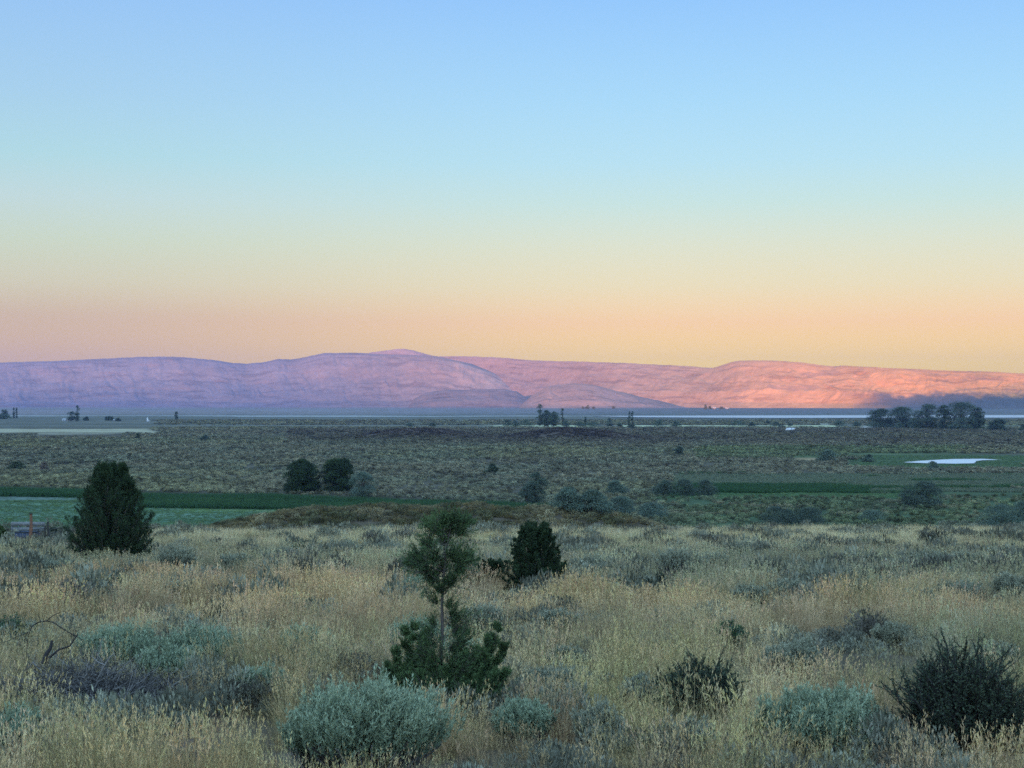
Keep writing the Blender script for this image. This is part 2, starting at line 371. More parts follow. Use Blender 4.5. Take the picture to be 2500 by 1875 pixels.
LAKEZ = 0.9
sheet('lake', [(1440, 1015.2), (1640, 1014.6), (1900, 1014.0), (2500, 1013.2), (3200, 1012.6), (3200, 1021.5), (2500, 1019.6), (2150, 1020.0), (1900, 1020.3), (1700, 1019.4), (1560, 1018.6), (1480, 1016.6)], LAKEZ, lake_m)
mud = water_mat('shallow_water', (.5, .52, .5), .35, .5, .5, .3)
for pts in ([(1918, 1047.2), (1942, 1045), (1940, 1048.5), (1918, 1050.2)], [(2100, 1041.6), (2200, 1041.2), (2200, 1043), (2100, 1043.4)]):
    sheet('pool', pts, 1.4, mud)

# ------------------------------------------------------------------ mountains
def layer(name, u0, u1, sil, Rf, depth, prof, seed, ravine, cols, foot_drop=4, step=2.0, rows=150, foot_shade=None):
    u = np.arange(u0, u1, step); t = np.concatenate([np.linspace(0, 1, rows), np.linspace(1.03, 2.0, 22)])
    U, T = np.meshgrid(u, t)
    Rr = interp(Rf, U); dep = depth*(1+.25*(fbm(U/160, U*0, seed+3, 3)-.5))
    Yd = Rr-dep+dep*T; Xd = (U-1250)/F*Yd
    zsil = interp(sil, U) + (fbm(U/14, U*0, seed+5, 3)-.5)*1.6
    zr = CZ+(HY-zsil)/F*Rr
    g = ground_z(Xd, Yd)-foot_drop
    win = np.sin(np.pi*np.clip(T, 0, 1))
    Tw = np.clip(T+win*.10*(fbm(U/60+3, T*4, seed+1, 4)-.5), 0, 1)
    P = interp(prof, Tw)
    rav = 1-np.abs(2*fbm(U/22+(fbm(U/70, T*3, seed+7, 3)-.5)*3.2, T*1.3, seed+2, 4)-1)
    rough_ = .45*(fbm(U/30, T*9, seed+9, 5)-.5)*.7+.5*(fbm(U/150, T*13, seed+19, 4)-.5)
    z = g+(zr-g)*P + win**.7*(-(rav-.72)*ravine*interp([(0, .25), (.35, 1), (.8, 1), (1, .1)], T)*2.2+rough_*ravine*1.1)
    back = np.clip(T-1, 0, 1); z = np.where(T > 1, zr-(zr-g)*back**1.5, z)
    kk = np.clip(zr-g, 0, None)/25; z = np.where(kk < 1, g+(z-g)*np.clip(kk, 0, 1), z)
    h = (z-g).ravel(); ur, tr = U.ravel(), T.ravel()
    n1 = fbm(ur/9, tr*30, seed+11, 4); n2 = fbm(ur/45, tr*7, seed+12, 4)
    st = vnoise(ur/90, h/9+fbm(ur/50, tr*0, seed+13, 3)*4, seed+14)
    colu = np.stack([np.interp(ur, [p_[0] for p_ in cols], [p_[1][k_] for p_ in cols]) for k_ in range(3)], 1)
    scr = sstep(.56, .72, fbm(ur/60, tr*26, seed+15, 4))[:, None]*.28
    base = colu*(1-scr)*(.93+.14*n1[:, None])*(.9+.2*n2[:, None])
    if foot_shade:                                  # blue cast shadow painted into the colour of the foot slope
        k_ = (sstep(foot_shade[0], foot_shade[1], ur+(n2-.5)*160)*(1-sstep(foot_shade[2]-.08, foot_shade[2]+.06, tr+(n2-.5)*.18+(n1-.5)*.10)))[:, None]*.92; base = base*(1-k_)+np.array([.085, .095, .10])[None]*k_
    rk = (sstep(.6, .8, st)*sstep(.45, .6, n2)*.35)[:, None]; base = base*(1-rk)+np.array([.16, .12, .11])[None]*rk
    i = np.arange(U.size).reshape(U.shape); f = np.stack([i[:-1, :-1], i[:-1, 1:], i[1:, 1:], i[1:, :-1]], -1).reshape(-1, 4)
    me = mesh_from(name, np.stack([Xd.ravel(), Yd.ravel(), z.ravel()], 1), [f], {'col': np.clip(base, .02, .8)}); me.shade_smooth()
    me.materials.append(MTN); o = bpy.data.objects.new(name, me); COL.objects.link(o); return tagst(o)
MTN = mat_attr('mountain_rock', (.006, .03), .10, .25, 6)
scarp = [(0, 0), (.2, .12), (.4, .33), (.55, .52), (.68, .72), (.8, .86), (.9, .95), (1, 1)]
gentle = [(0, 0), (.15, .12), (.35, .38), (.5, .52), (.65, .68), (.8, .84), (.93, .955), (1, 1)]
tan_ = (.34, .24, .18)
SA = [(-700, 893), (-300, 889), (0, 885), (150, 881), (300, 873), (390, 870), (450, 872), (520, 879), (570, 886), (600, 888), (640, 885), (680, 876), (710, 878), (750, 871), (790, 862), (850, 861), (900, 862.5),
      (960, 866), (1040, 867.5), (1080, 872), (1130, 884), (1180, 902), (1230, 921), (1290, 945), (1350, 968), (1420, 990), (1480, 1004), (1500, 1006)]
layer('mountain', -700, 1500, SA, [(-700, 11400), (400, 10800), (1400, 9400)], 1150, scarp, 100, 6.5, [(0, (.12, .142, .185)), (700, (.125, .14, .18)), (1000, (.18, .155, .15)), (1150, (.27, .21, .18)), (1400, (.40, .31, .26))])  # bluish left holds haze tone; paler right flank offsets grazing sun in colour
SC = [(840, 905), (880, 868), (905, 860), (940, 856), (965, 852), (985, 851), (1010, 855.5), (1050, 867), (1100, 876), (1160, 905)]
layer('mountain', 840, 1160, SC, [(0, 12200), (2000, 12200)], 900, gentle, 130, 5, [(0, (.20, .165, .16))], rows=60)
SB = [(960, 869), (1060, 869.5), (1150, 870), (1240, 874), (1300, 880), (1400, 882), (1500, 885.5), (1650, 892), (1740, 898.5), (1760, 892), (1785, 884), (1812, 880), (1880, 880), (1950, 884), (1990, 889), (2030, 894), (2060, 892.5),
      (2150, 897), (2200, 899.5), (2300, 904), (2400, 906.5), (2440, 908), (2500, 912), (2700, 922), (3000, 938), (3300, 950)]
layer('mountain', 960, 3300, SB, [(960, 11400), (1200, 10000), (1500, 8000), (1800, 6700), (2200, 5900), (2600, 5500), (3300, 5300)], 760, gentle, 160, 4.5, [(960, (.19, .16, .155)), (1300, (.24, .18, .15)), (1650, (.36, .23, .14)), (1850, (.46, .25, .12)), (2150, (.60, .27, .10))], foot_shade=(2020, 2180, .34))  # mauve to orange carries the sunlit tone; dark foot is painted shadow
SD = [(990, 1000), (1010, 975), (1040, 958), (1090, 952), (1160, 951), (1230, 950), (1262, 956), (1285, 970), (1310, 985), (1350, 1000)]
layer('mountain', 990, 1350, SD, [(0, 8000), (2000, 7600)], 420, gentle, 190, 4, [(0, (.16, .14, .14))], rows=60)
SE = [(1260, 998), (1300, 965), (1340, 942), (1400, 936), (1450, 940), (1500, 953), (1560, 968), (1640, 985), (1720, 998)]
layer('mountain', 1260, 1720, SE, [(0, 7200), (2000, 6300)], 420, gentle, 220, 4, [(0, (.235, .18, .155))], rows=60)

# ------------------------------------------------------------------ plant builders (local coordinates, base at origin)
def root(name, loc, label, cat, group=None, rz=0):
    o = bpy.data.objects.new(name, None); o.empty_display_size = .3; COL.objects.link(o); o.location = loc; o.rotation_euler = (0, 0, rz)
    return tag(o, label, cat, group)
def sagebrush(name, loc, wd, ht, label, group=None, seed=0, m='sage', plumes=None, lean=(.0, 0), dark=False, lf=1.0):
    ht = ht*.80; r = np.random.default_rng(seed); o = root(name, loc, label, 'sagebrush' if not dark else 'shrub', group)
    d = Vector(loc).y; dens = float(np.clip(14/d, .12, 1.3))
    n = plumes or int(40+150*min(dens, 1)*min(1.4, wd)); st = MB(); fo = MB()
    sub = int(4+7*min(1, dens)); lv = int(8+12*min(1, dens)); ls = (.030 if d < 16 else .030*(d/16)**.7)*lf
    for k in range(n):
        a = r.uniform(0, 2*math.pi); q = math.sqrt(r.uniform(0, 1)); lump = .70+.52*vnoise(math.cos(a)*q*3.2+9, math.sin(a)*q*3.2+4, seed)
        tip = np.array([math.cos(a)*q*wd/2*lump, math.sin(a)*q*wd/2*lump, ht*(1-.34*q**2.6)*r.uniform(.74, 1.04)*(.35+.65*lump/.96)])
        b0 = np.array([math.cos(a)*q*wd*.16, math.sin(a)*q*wd*.16, 0])+r.normal(size=3)*[.02, .02, 0]
        mid = b0*.4+tip*.5+np.array([0, 0, -.06*ht])+r.normal(size=3)*.02
        tt = np.linspace(0, 1, 6)[:, None]; c = (1-tt)**2*b0+2*tt*(1-tt)*mid+tt**2*tip
        tube(st, c[:5], np.linspace(.011, .004, 5)*(1.3 if d < 15 else 2.4), r.uniform(0, 1), 4)
        # upright flowering shoots crowd along the last part of each stem
        tb = r.uniform(.55, 1.0, sub)[:, None]; c0 = (1-tb)**2*b0+2*tb*(1-tb)*mid+tb**2*tip+r.normal(size=(sub, 3))*[.03, .03, .015]*wd
        out = unit(np.array([math.cos(a)*q*.30+lean[0], math.sin(a)*q*.30+lean[1], 1.0])+r.normal(size=(sub, 3))*.09)
        sl_ = ht*r.uniform(.20, .40, sub)
        t2 = r.uniform(0, 1, (sub, lv)); cc = c0[:, None]+out[:, None]*(t2*sl_[:, None])[..., None]
        dd = unit(out[:, None]+r.normal(size=(sub, lv, 3))*.42); s0 = r.uniform(0, .35)
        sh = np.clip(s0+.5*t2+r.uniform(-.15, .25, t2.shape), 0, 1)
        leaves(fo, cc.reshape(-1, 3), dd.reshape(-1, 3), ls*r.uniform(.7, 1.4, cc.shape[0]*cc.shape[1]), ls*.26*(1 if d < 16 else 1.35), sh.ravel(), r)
        # finer foliage lower down
        k2 = max(3, lv//3); t3 = r.uniform(.25, .8, (k2, 1)); c3 = (1-t3)**2*b0+2*t3*(1-t3)*mid+t3**2*tip+r.normal(size=(k2, 3))*.035
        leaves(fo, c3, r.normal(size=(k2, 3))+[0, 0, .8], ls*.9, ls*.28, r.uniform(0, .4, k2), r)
    st.build('stems', M['twig'], o); fo.build('foliage', M[m], o); return o
def darkshrub(name, loc, wd, ht, label, group=None, seed=0, m='dark', sparse=1.0, cat='shrub'):
    r = np.random.default_rng(seed); o = root(name, loc, label, cat, group); d = Vector(loc).y
    st = MB(); fo = MB(); dens = float(np.clip(16/d, .2, 1.1)); n = int(135*dens*min(1.6, wd+.5)); tw = (.0045 if d < 16 else .008*(d/30)**.5)
    ls = .022 if d < 16 else .022*(d/16)**.75
    for k in range(n):
        a = r.uniform(0, 2*math.pi); q = math.sqrt(r.uniform(0, 1)); e = np.array([math.cos(a)*q*wd/2, math.sin(a)*q*wd/2, ht*(1-.45*q*q)*r.uniform(.55, 1.05)])
        b0 = np.array([math.cos(a), math.sin(a), 0])*q*wd*.1; ln = np.linalg.norm(e-b0)
        c = curve(b0, (e-b0)/ln+np.array([0, 0, -.15]), ln, r, 7, .12, .05)
        tube(st, c, np.linspace(tw*2.6, tw*.7, len(c)), r.uniform(0, 1), 4)
        for j in range(int(9*dens)+3):
            i = r.integers(2, len(c)); dr = unit(unit(c[i]-c[i-1])*1.1+r.normal(size=3)*.55+[0, 0, .45]); l2 = ht*r.uniform(.12, .3)
            c2 = curve(c[i], dr, l2, r, 4, .12); tube(st, c2, np.linspace(tw, tw*.35, 5), r.uniform(0, 1), 3)
            nl = int(26*min(1, dens)*sparse)+5; tt = r.uniform(0, 4, nl); ii = np.minimum(tt.astype(int), 3); p = c2[ii]+(c2[ii+1]-c2[ii])*(tt-ii)[:, None]
            leaves(fo, p, dr+r.normal(size=(nl, 3))*.6, ls*r.uniform(.7, 1.3, nl), ls*.36, np.clip(r.uniform(0, 1, nl)*.7+.1*j/9, 0, 1), r)
    st.build('stems', M['deadwood' if m == 'dark' else 'twig'], o); fo.build('foliage', M[m], o); return o
def juniper(name, loc, wd, ht, env, label, group=None, seed=0, m='juniper', nb=90, leader=None, lsz=.05, trunks=1, updeg=38, bare=None, lpb=14, tr=.035, cat='juniper', nl=26, asym=.25):
    """env: (height fraction, radius fraction of wd/2)"""
    r = np.random.default_rng(seed); o = root(name, loc, label, cat, group); st = MB(); fo = MB(); wood = MB()
    heads = []
    for k in range(trunks):
        a = r.uniform(0, 6.28); off = 0 if trunks == 1 else wd*.17
        b = np.array([math.cos(a)*off*.3, math.sin(a)*off*.3, -.05]); t_ = np.array([math.cos(a)*off, math.sin(a)*off, ht*(1 if k == 0 else r.uniform(.72, .98))])
        tt = np.linspace(0, 1, 10)[:, None]; c = b+(t_-b)*tt+r.normal(size=(10, 3))*[.012, .012, 0]*ht*.6; c[0] = b; c[-1] = t_
        tube(st, c, np.linspace(tr*ht/3, tr*.12*ht/3, 10), .4, 7); heads.append(c)
    for k in range(nb):
        c = heads[k % trunks]; f = r.uniform(.02, 1.0) ** .9
        z = f*ht; rad = interp(env, f)*wd/2
        if rad < .01: continue
        a = r.uniform(0, 2*math.pi); rad *= (1-asym)+2*asym*vnoise(math.cos(a)*1.7+5, math.sin(a)*1.7+f*5, seed)
        rad *= r.uniform(.75, 1.08)
        upv = math.tan(R(updeg*r.uniform(.7, 1.3)))
        i = min(8, int(f*c[-1][2]/ht*9)); zt = min(z, c[-1][2]*.98); base = np.array([np.interp(zt, c[:, 2], c[:, 0]), np.interp(zt, c[:, 2], c[:, 1]), max(zt-rad*upv*.75, .03*ht)])
        if bare and bare[0] < base[2]/ht < bare[1]: base[2] = (bare[1] if z/ht > bare[1] else bare[0]*r.uniform(.5, 1))*ht
        tip = np.array([base[0]+math.cos(a)*rad, base[1]+math.sin(a)*rad, z+r.uniform(0, .04)*ht]); ln = np.linalg.norm(tip-base)
        tt = np.linspace(0, 1, 6)[:, None]; mid = base*.5+tip*.5-np.array([0, 0, rad*.15])+r.normal(size=3)*.04*rad
        br = (1-tt)**2*base+2*tt*(1-tt)*mid+tt**2*tip
        tube(wood, br, np.linspace(.012, .003, 6)*ht/2.2, r.uniform(.2, 1), 4)
        nsp = lpb; t1 = 1-(r.uniform(0, 1, nsp)**1.4)*.8; t1[0] = 1
        p = ((1-t1)**2)[:, None]*base+(2*t1*(1-t1))[:, None]*mid+(t1**2)[:, None]*tip
        od = unit(unit(tip-base)[None]+np.array([0, 0, .75])+r.normal(size=(nsp, 3))*.5); sl_ = (.10+.11*(1-t1)*.6)*ht/2.2*r.uniform(.6, 1.3, nsp)*lsz/.05*.8
        q = r.uniform(0, 1, (nsp, nl)); cc = p[:, None]+od[:, None]*(q*sl_[:, None])[..., None]+r.normal(size=(nsp, nl, 3))*(sl_[:, None, None]*.26*(1.1-q[..., None]))
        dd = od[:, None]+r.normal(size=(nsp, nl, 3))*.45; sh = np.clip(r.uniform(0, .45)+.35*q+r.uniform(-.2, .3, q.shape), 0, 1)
        leaves(fo, cc.reshape(-1, 3), dd.reshape(-1, 3), lsz*r.uniform(.6, 1.3, nsp*nl), lsz*.22, sh.ravel(), r)
    for c in heads:                               # pointed leaders
        n_ = 9; t1 = r.uniform(.80, 1.0, n_); p = np.stack([np.interp(t1, np.linspace(0, 1, 10), c[:, i_]) for i_ in range(3)], 1)
        od = unit(r.normal(size=(n_, 3))*.30*(1.25-t1[:, None])*4+[0, 0, 1.3]); sl_ = ht*.07*r.uniform(.7, 1.4, n_); q = r.uniform(0, 1, (n_, nl*2))
        cc = p[:, None]+od[:, None]*(q*sl_[:, None])[..., None]+r.normal(size=(n_, nl*2, 3))*(sl_[:, None, None]*.2*(1.1-q[..., None])); dd = od[:, None]+r.normal(size=(n_, nl*2, 3))*.35
        leaves(fo, cc.reshape(-1, 3), dd.reshape(-1, 3), lsz*r.uniform(.6, 1.3, n_*nl*2), lsz*.22, r.uniform(.1, .8, n_*nl*2), r)
    st.build('trunk', M['bark'], o, True)
    if wood.n: wood.build('branches', M['bark'], o)
    fo.build('foliage', M[m], o); return o
def crown_tree(name, loc, wd, ht, env, label, cat='tree', group=None, seed=0, m='fartree', lobes=26, lpl=130, leaf=.5, trunk=True, base=.12, small=False, lobe_r=.26, gap=.25):
    """broad-leaved tree or willow: lobes of foliage within an envelope, limbs reaching into them"""
    r = np.random.default_rng(seed); fo = MB(); st = MB()
    def fill():
        for k in range(int(lobes*1.35)):
            f = base+(1-base)*r.uniform(0, 1)**1.3; rad = interp(env, f)*wd/2; a = r.uniform(0, 6.28); q = math.sqrt(r.uniform(0, 1))*.85
            if vnoise(math.cos(a)*q*2+7, f*4+math.sin(a)*q, seed) < gap*.8: continue
            lr = min(lobe_r*wd*r.uniform(.7, 1.15), max(.3*rad*2, .12*wd))
            c = np.array([math.cos(a)*q*max(rad*1.12-lr*.5, 0), math.sin(a)*q*max(rad*1.12-lr*.5, 0), min(f*ht, ht-lr*.45)])
            n = int(lpl*1.9); v = unit(r.normal(size=(n, 3))); v[:, 2] = np.abs(v[:, 2])*1.0-.35*r.uniform(0, 1, n)
            rr2 = r.uniform(.35, 1, n)[:, None]**.5; p = c+v*rr2*lr*[1, 1, .8]; p[:, 2] = np.maximum(p[:, 2], .02*ht)
            s0 = r.uniform(0, .5); leaves(fo, p, v*.6+r.normal(size=(n, 3))*.6+[0, 0, .3], leaf*r.uniform(.6, 1.3, n), leaf*.6, np.clip(s0+r.uniform(0, .5, n), 0, 1), r)
            if trunk: 
                tz = min(c[2]*.55, ht*.5); tube(st, [[0, 0, tz], (c+[0, 0, tz])*[.45, .45, .5], c], [.016*ht*.5, .011*ht*.5, .003*ht], .5, 4)
    fill()
    if small:
        o = fo.build(name, M[m]); o.location = loc; return tag(o, label, cat, group)
    o = root(name, loc, label, cat, group)
    if trunk:
        tube(st, [[0, 0, -.3], [.01*ht, 0, ht*.3], [0, .01*ht, ht*.8]], [.026*ht, .018*ht, .005*ht], .4, 7); st.build('trunk', M['bark'], o)
    fo.build('crown' if trunk else 'foliage', M[m], o)
    if not trunk:
        for k in range(9):
            a = r.uniform(0, 6.28); q = r.uniform(.2, .7); tube(st, curve([0, 0, -.05], [math.cos(a)*q*wd/ht, math.sin(a)*q*wd/ht, 1], ht*.8, r, 5, .08), np.linspace(.012*ht, .003*ht, 6), .5, 4)
        st.build('stems', M['bark'], o)
    return o
def at(xs, yb): p = hit(xs, yb); return (p.x, p.y, p.z)
def sz(loc, px): return px*loc[1]/F

# ------------------------------------------------------------------ scatter: one object, instances of plant tufts (stuff only)
def scatter(name, label, cat, protos, P, rot, scl, idx, tint):
    pc = bpy.data.collections.new(name+'_kinds')
    for i, (mb, m) in enumerate(protos):
        me = mb.mesh(f'{name}_kind'); me.materials.append(m); ob = bpy.data.objects.new(f'{name}_kind_{i:02d}', me); pc.objects.link(ob)
    me = bpy.data.meshes.new(name); me.vertices.add(len(P)); me.vertices.foreach_set('co', np.asarray(P, np.float32).ravel())
    def A(n, t, v, k):
        me.attributes.new(n, t, 'POINT').data.foreach_set(k, v.ravel())
    A('rot', 'FLOAT_VECTOR', rot.astype(np.float32), 'vector'); A('scl', 'FLOAT_VECTOR', scl.astype(np.float32), 'vector')
    A('idx', 'INT', idx.astype(np.int32), 'value'); A('tint', 'FLOAT_COLOR', np.concatenate([tint, np.ones((len(P), 1))], 1).astype(np.float32), 'color')
    o = bpy.data.objects.new(name, me); COL.objects.link(o); tag(o, label, cat, kind='stuff')
    g = bpy.data.node_groups.new(name+'_scatter', 'GeometryNodeTree'); g.is_modifier = True
    g.interface.new_socket('Geometry', in_out='INPUT', socket_type='NodeSocketGeometry'); g.interface.new_socket('Geometry', in_out='OUTPUT', socket_type='NodeSocketGeometry')
    a = g.nodes.new('NodeGroupInput'); b = g.nodes.new('NodeGroupOutput'); mp = g.nodes.new('GeometryNodeMeshToPoints')
    ip = g.nodes.new('GeometryNodeInstanceOnPoints'); ci = g.nodes.new('GeometryNodeCollectionInfo'); ci.inputs['Collection'].default_value = pc
    ci.inputs['Separate Children'].default_value = True; ci.inputs['Reset Children'].default_value = True; ip.inputs['Pick Instance'].default_value = True
    def na(n, t): 
        q = g.nodes.new('GeometryNodeInputNamedAttribute'); q.data_type = t; q.inputs[0].default_value = n; return q.outputs['Attribute']
    g.links.new(a.outputs[0], mp.inputs[0]); g.links.new(mp.outputs[0], ip.inputs['Points']); g.links.new(ci.outputs[0], ip.inputs['Instance'])
    g.links.new(na('idx', 'INT'), ip.inputs['Instance Index']); g.links.new(na('scl', 'FLOAT_VECTOR'), ip.inputs['Scale'])
    er = g.nodes.new('FunctionNodeEulerToRotation'); g.links.new(na('rot', 'FLOAT_VECTOR'), er.inputs[0]); g.links.new(er.outputs[0], ip.inputs['Rotation'])
    g.links.new(ip.outputs[0], b.inputs[0]); md = o.modifiers.new('scatter', 'NODES'); md.node_group = g
    return o
def tuft(seed, n, h, rad, wdt, stalks, lean=.25, heads=True, seg=3):
    r = np.random.default_rng(seed); mb = MB()
    a = r.uniform(0, 6.28, n); q = np.sqrt(r.uniform(0, 1, n))*rad; c = np.stack([np.cos(a)*q, np.sin(a)*q, np.zeros(n)-.02], 1)
    d = np.stack([np.cos(a)*q/rad*lean, np.sin(a)*q/rad*lean, np.ones(n)], 1)+r.normal(size=(n, 3))*.16
    bend = np.stack([np.cos(a)*.25, np.sin(a)*.25, np.full(n, -.12)], 1)*r.uniform(0, 1.3, n)[:, None]+r.normal(size=(n, 3))*.08
    blades(mb, c, d, bend, h*r.uniform(.45, 1.0, n), wdt*r.uniform(.7, 1.3, n), np.clip(r.uniform(0, .75, n), 0, 1), r, seg)
    if stalks:
        a = r.uniform(0, 6.28, stalks); q = np.sqrt(r.uniform(0, 1, stalks))*rad; c = np.stack([np.cos(a)*q, np.sin(a)*q, np.zeros(stalks)], 1)
        d = unit(np.stack([np.cos(a)*q/rad*lean*.8, np.sin(a)*q/rad*lean*.8, np.ones(stalks)], 1)+r.normal(size=(stalks, 3))*.09); hh = h*r.uniform(.9, 1.25, stalks)
        bd = r.normal(size=(stalks, 3))*[.08, .08, .02]
        blades(mb, c, d, bd, hh, wdt*.55, .7, r, 2)
        if heads:
            k = 7; tt = r.uniform(.72, 1.0, (stalks, k)); p = c[:, None]+d[:, None]*(hh[:, None]*tt)[..., None]+bd[:, None]*(hh[:, None]*tt*tt)[..., None]
            dd = d[:, None]+r.normal(size=(stalks, k, 3))*.3
            leaves(mb, p.reshape(-1, 3), dd.reshape(-1, 3), .034*h/.45, wdt*1.25, r.uniform(.75, 1, stalks*k), r)
    return mb
def puff(seed, n, rad, h, leaf, wr=.5, tuftiness=8):
    """low rounded shrub of small leaf sprays"""
    r = np.random.default_rng(seed); mb = MB()
    ang = r.uniform(0, 6.28, tuftiness); qq = np.sqrt(r.uniform(0, 1, tuftiness))*.72
    for k in range(tuftiness):
        c = np.array([math.cos(ang[k])*qq[k]*rad, math.sin(ang[k])*qq[k]*rad, 0]); hh = h*(1-.4*qq[k]**2)*r.uniform(.75, 1.1); m_ = n//tuftiness
        v = unit(r.normal(size=(m_, 3))); v[:, 2] = np.abs(v[:, 2]); p = c+v*[rad*.42, rad*.42, hh*.6]*r.uniform(.5, 1, (m_, 1))**.5+[0, 0, hh*.4]
        lo = r.uniform(0, 1, m_) < .25; p[lo, 2] *= .5
        leaves(mb, p, v*.7+r.normal(size=(m_, 3))*.35+[0, 0, .8], leaf*r.uniform(.7, 1.3, m_), leaf*wr, np.clip(r.uniform(0, .75)+r.uniform(-.2, .3, m_), 0, 1), r)
    return mb

# --- keep-out discs filled by the named plants (x, y, radius)
KEEP = []
SOFT = []
def keep(loc, rad):
    KEEP.append((loc[0], loc[1], rad)); SOFT.append((loc[0], loc[1], rad*1.35, max(.5, min(3.2, loc[1]*.05))))
def softh(x, y):
    k = np.ones(len(x))
    for a, b, w_, dp in SOFT:
        m = (np.abs(x-a) < w_) & (y < b+w_) & (y > b-w_-dp); k[m] = np.minimum(k[m], .52)
    return k
def outside(x, y):
    ok = np.ones(len(x), bool)
    for a, b, c in KEEP: ok &= ((x-a)**2+(y-b)**2) > c*c
    return ok

# ------------------------------------------------------------------ named plants on the near slope (photo rows and columns give where they stand)
def place(fn, name, xs, yb, wp, hp, label, group=None, rad=.42, **k):
    l = at(xs, yb); wd, ht = sz(l, wp), sz(l, hp); keep(l, wd*rad); return fn(name, l, wd, ht, label=label, group=group, **k)
def sage(xs, yb, wp, hp, label, group=None, rad=.4, **k):
    l = at(xs, yb); wd, ht = sz(l, wp), sz(l, hp); keep(l, wd*rad); return sagebrush('sagebrush', l, wd, ht, label, group, **k)
def shrub(xs, yb, wp, hp, label, group=None, rad=.4, **k):
    l = at(xs, yb); wd, ht = sz(l, wp), sz(l, hp); keep(l, wd*rad); return darkshrub('dark_shrub', l, wd, ht, label, group, **k)
def jun(name, xs, yb, wp, hp, env, label, rad=.35, **k):
    l = at(xs, yb); wd, ht = sz(l, wp), sz(l, hp); keep(l, wd*rad); return juniper(name, l, wd, ht, env, label, **k)

E_BIG = [(0, .62), (.06, .9), (.2, .84), (.35, .93), (.5, .84), (.62, .62), (.75, .40), (.88, .18), (.96, .06), (1, .02)]
jun('juniper', 272, 1394, 190, 252, E_BIG, 'large dark bushy juniper with spiky top on the left of the slope', seed=11, nb=820, trunks=10, lsz=.058, updeg=56, lpb=13, nl=28, asym=.18)
def cluster(fo, wd_, c, d, rad, r, n=11, nl=26, lsz=.02, up_=.85):
    """sprays of scale leaves fanning out round a point"""
    od = unit(np.asarray(d, float)[None]*.8+r.normal(size=(n, 3))*.50+[0, 0, up_]); ln = rad*r.uniform(.4, 1.9, n); q = r.uniform(0, 1, (n, nl))
    cc = np.asarray(c)+od[:, None]*(q*ln[:, None])[..., None]+r.normal(size=(n, nl, 3))*(ln[:, None, None]*.12*(1.1-q[..., None])); dd = od[:, None]+r.normal(size=(n, nl, 3))*.33
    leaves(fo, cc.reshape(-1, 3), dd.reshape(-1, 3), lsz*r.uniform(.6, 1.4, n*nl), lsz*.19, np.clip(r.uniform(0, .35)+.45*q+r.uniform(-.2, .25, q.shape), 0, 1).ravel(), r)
    for k in range(n): tube(wd_, [c, np.asarray(c)+od[k]*ln[k]*.8], [.0028, .001], .5, 3)
l = at(1083, 1752); k_ = l[1]/F; o = root('young_juniper', l, 'two tiered young juniper with a bare mid trunk in the middle of the foreground grass', 'juniper'); keep(l, .5); r = np.random.default_rng(23)
st = MB(); fo = MB(); wd_ = MB(); q_ = lambda u, y_, dy=0.0: np.array([(u-1083)*k_, dy, (1752-y_)*k_])
trk = [q_(1083, 1765), q_(1081, 1700), q_(1076, 1620), q_(1080, 1540), q_(1079, 1470), q_(1084, 1400), q_(1090, 1340), q_(1100, 1290)]
tube(st, trk, np.linspace(.022, .004, 8), .4, 7)
for (u, y_, dy, rp) in ((1078, 1448, 0, 34), (1100, 1428, -.06, 36), (1055, 1424, .05, 34), (1040, 1396, -.04, 42), (1078, 1400, .08, 40), (1118, 1398, .03, 38), (1020, 1372, .05, 38), (1062, 1366, -.08, 42), (1104, 1362, -.04, 42), (1132, 1372, .1, 30), (1048, 1338, .02, 34), (1086, 1330, .05, 34),
        (1070, 1306, -.03, 32), (1098, 1300, .06, 34), (1122, 1306, 0, 32), (1052, 1290, .03, 22), (1106, 1278, -.02, 26), (1134, 1286, .05, 22), (1082, 1284, .0, 20), (1000, 1384, .1, 20)):
    t_ = q_(1083, y_+26); c_ = q_(u, y_, dy); tube(wd_, [t_, (t_+c_)/2-[0, 0, .01], c_], [.006, .004, .0025], .5, 4)
    cluster(fo, wd_, c_*[.85, 1, 1]+q_(1083, 1752)*0, unit((c_-t_)+1e-6), rp*k_*1.0, r, n=42, nl=36, lsz=.026, up_=.25)
for (u, y_, dy, w_) in ((946, 1640, .05, .9), (965, 1600, -.1, 1), (990, 1560, .1, 1), (1012, 1535, -.05, .8), (1034, 1560, .0, 1), (1056, 1610, -.16, 1), (1088, 1640, -.2, 1), (1112, 1600, .12, .7), (1128, 1560, .1, .6), (1140, 1610, -.1, 1), (1168, 1600, .05, 1), (1192, 1580, -.08, 1.1),
        (1214, 1540, .02, .8), (1232, 1590, .08, .9), (1236, 1650, -.08, .9), (1205, 1650, -.18, 1), (1165, 1665, -.2, 1), (1120, 1680, -.22, 1), (1030, 1650, -.2, 1), (985, 1660, -.12, 1), (1000, 1610, .15, .8), (1180, 1625, .18, .9)):
    b_ = np.array([(u-1083)*k_*.18, dy*.3, .03]); c_ = q_(u, y_, dy); m_ = np.array([(u-1083)*k_*.8, dy, c_[2]*.42]); tt = np.linspace(0, 1, 9)[:, None]; br = (1-tt)**2*b_+2*tt*(1-tt)*m_+tt**2*c_
    tube(wd_, br, np.linspace(.010, .002, 9), .5, 5)
    for i in range(2, 9):
        for rep_ in range(3):
            a = r.uniform(0, 6.28); d_ = np.array([math.cos(a)*.8, math.sin(a)*.8, .5]); f_ = (1.05-.62*(i-3)/5)*w_
            cluster(fo, wd_, br[i]+r.normal(size=3)*.012, d_ if i < 8 else [0, 0, 1], 30*k_*f_, r, n=11, nl=34, lsz=.028)
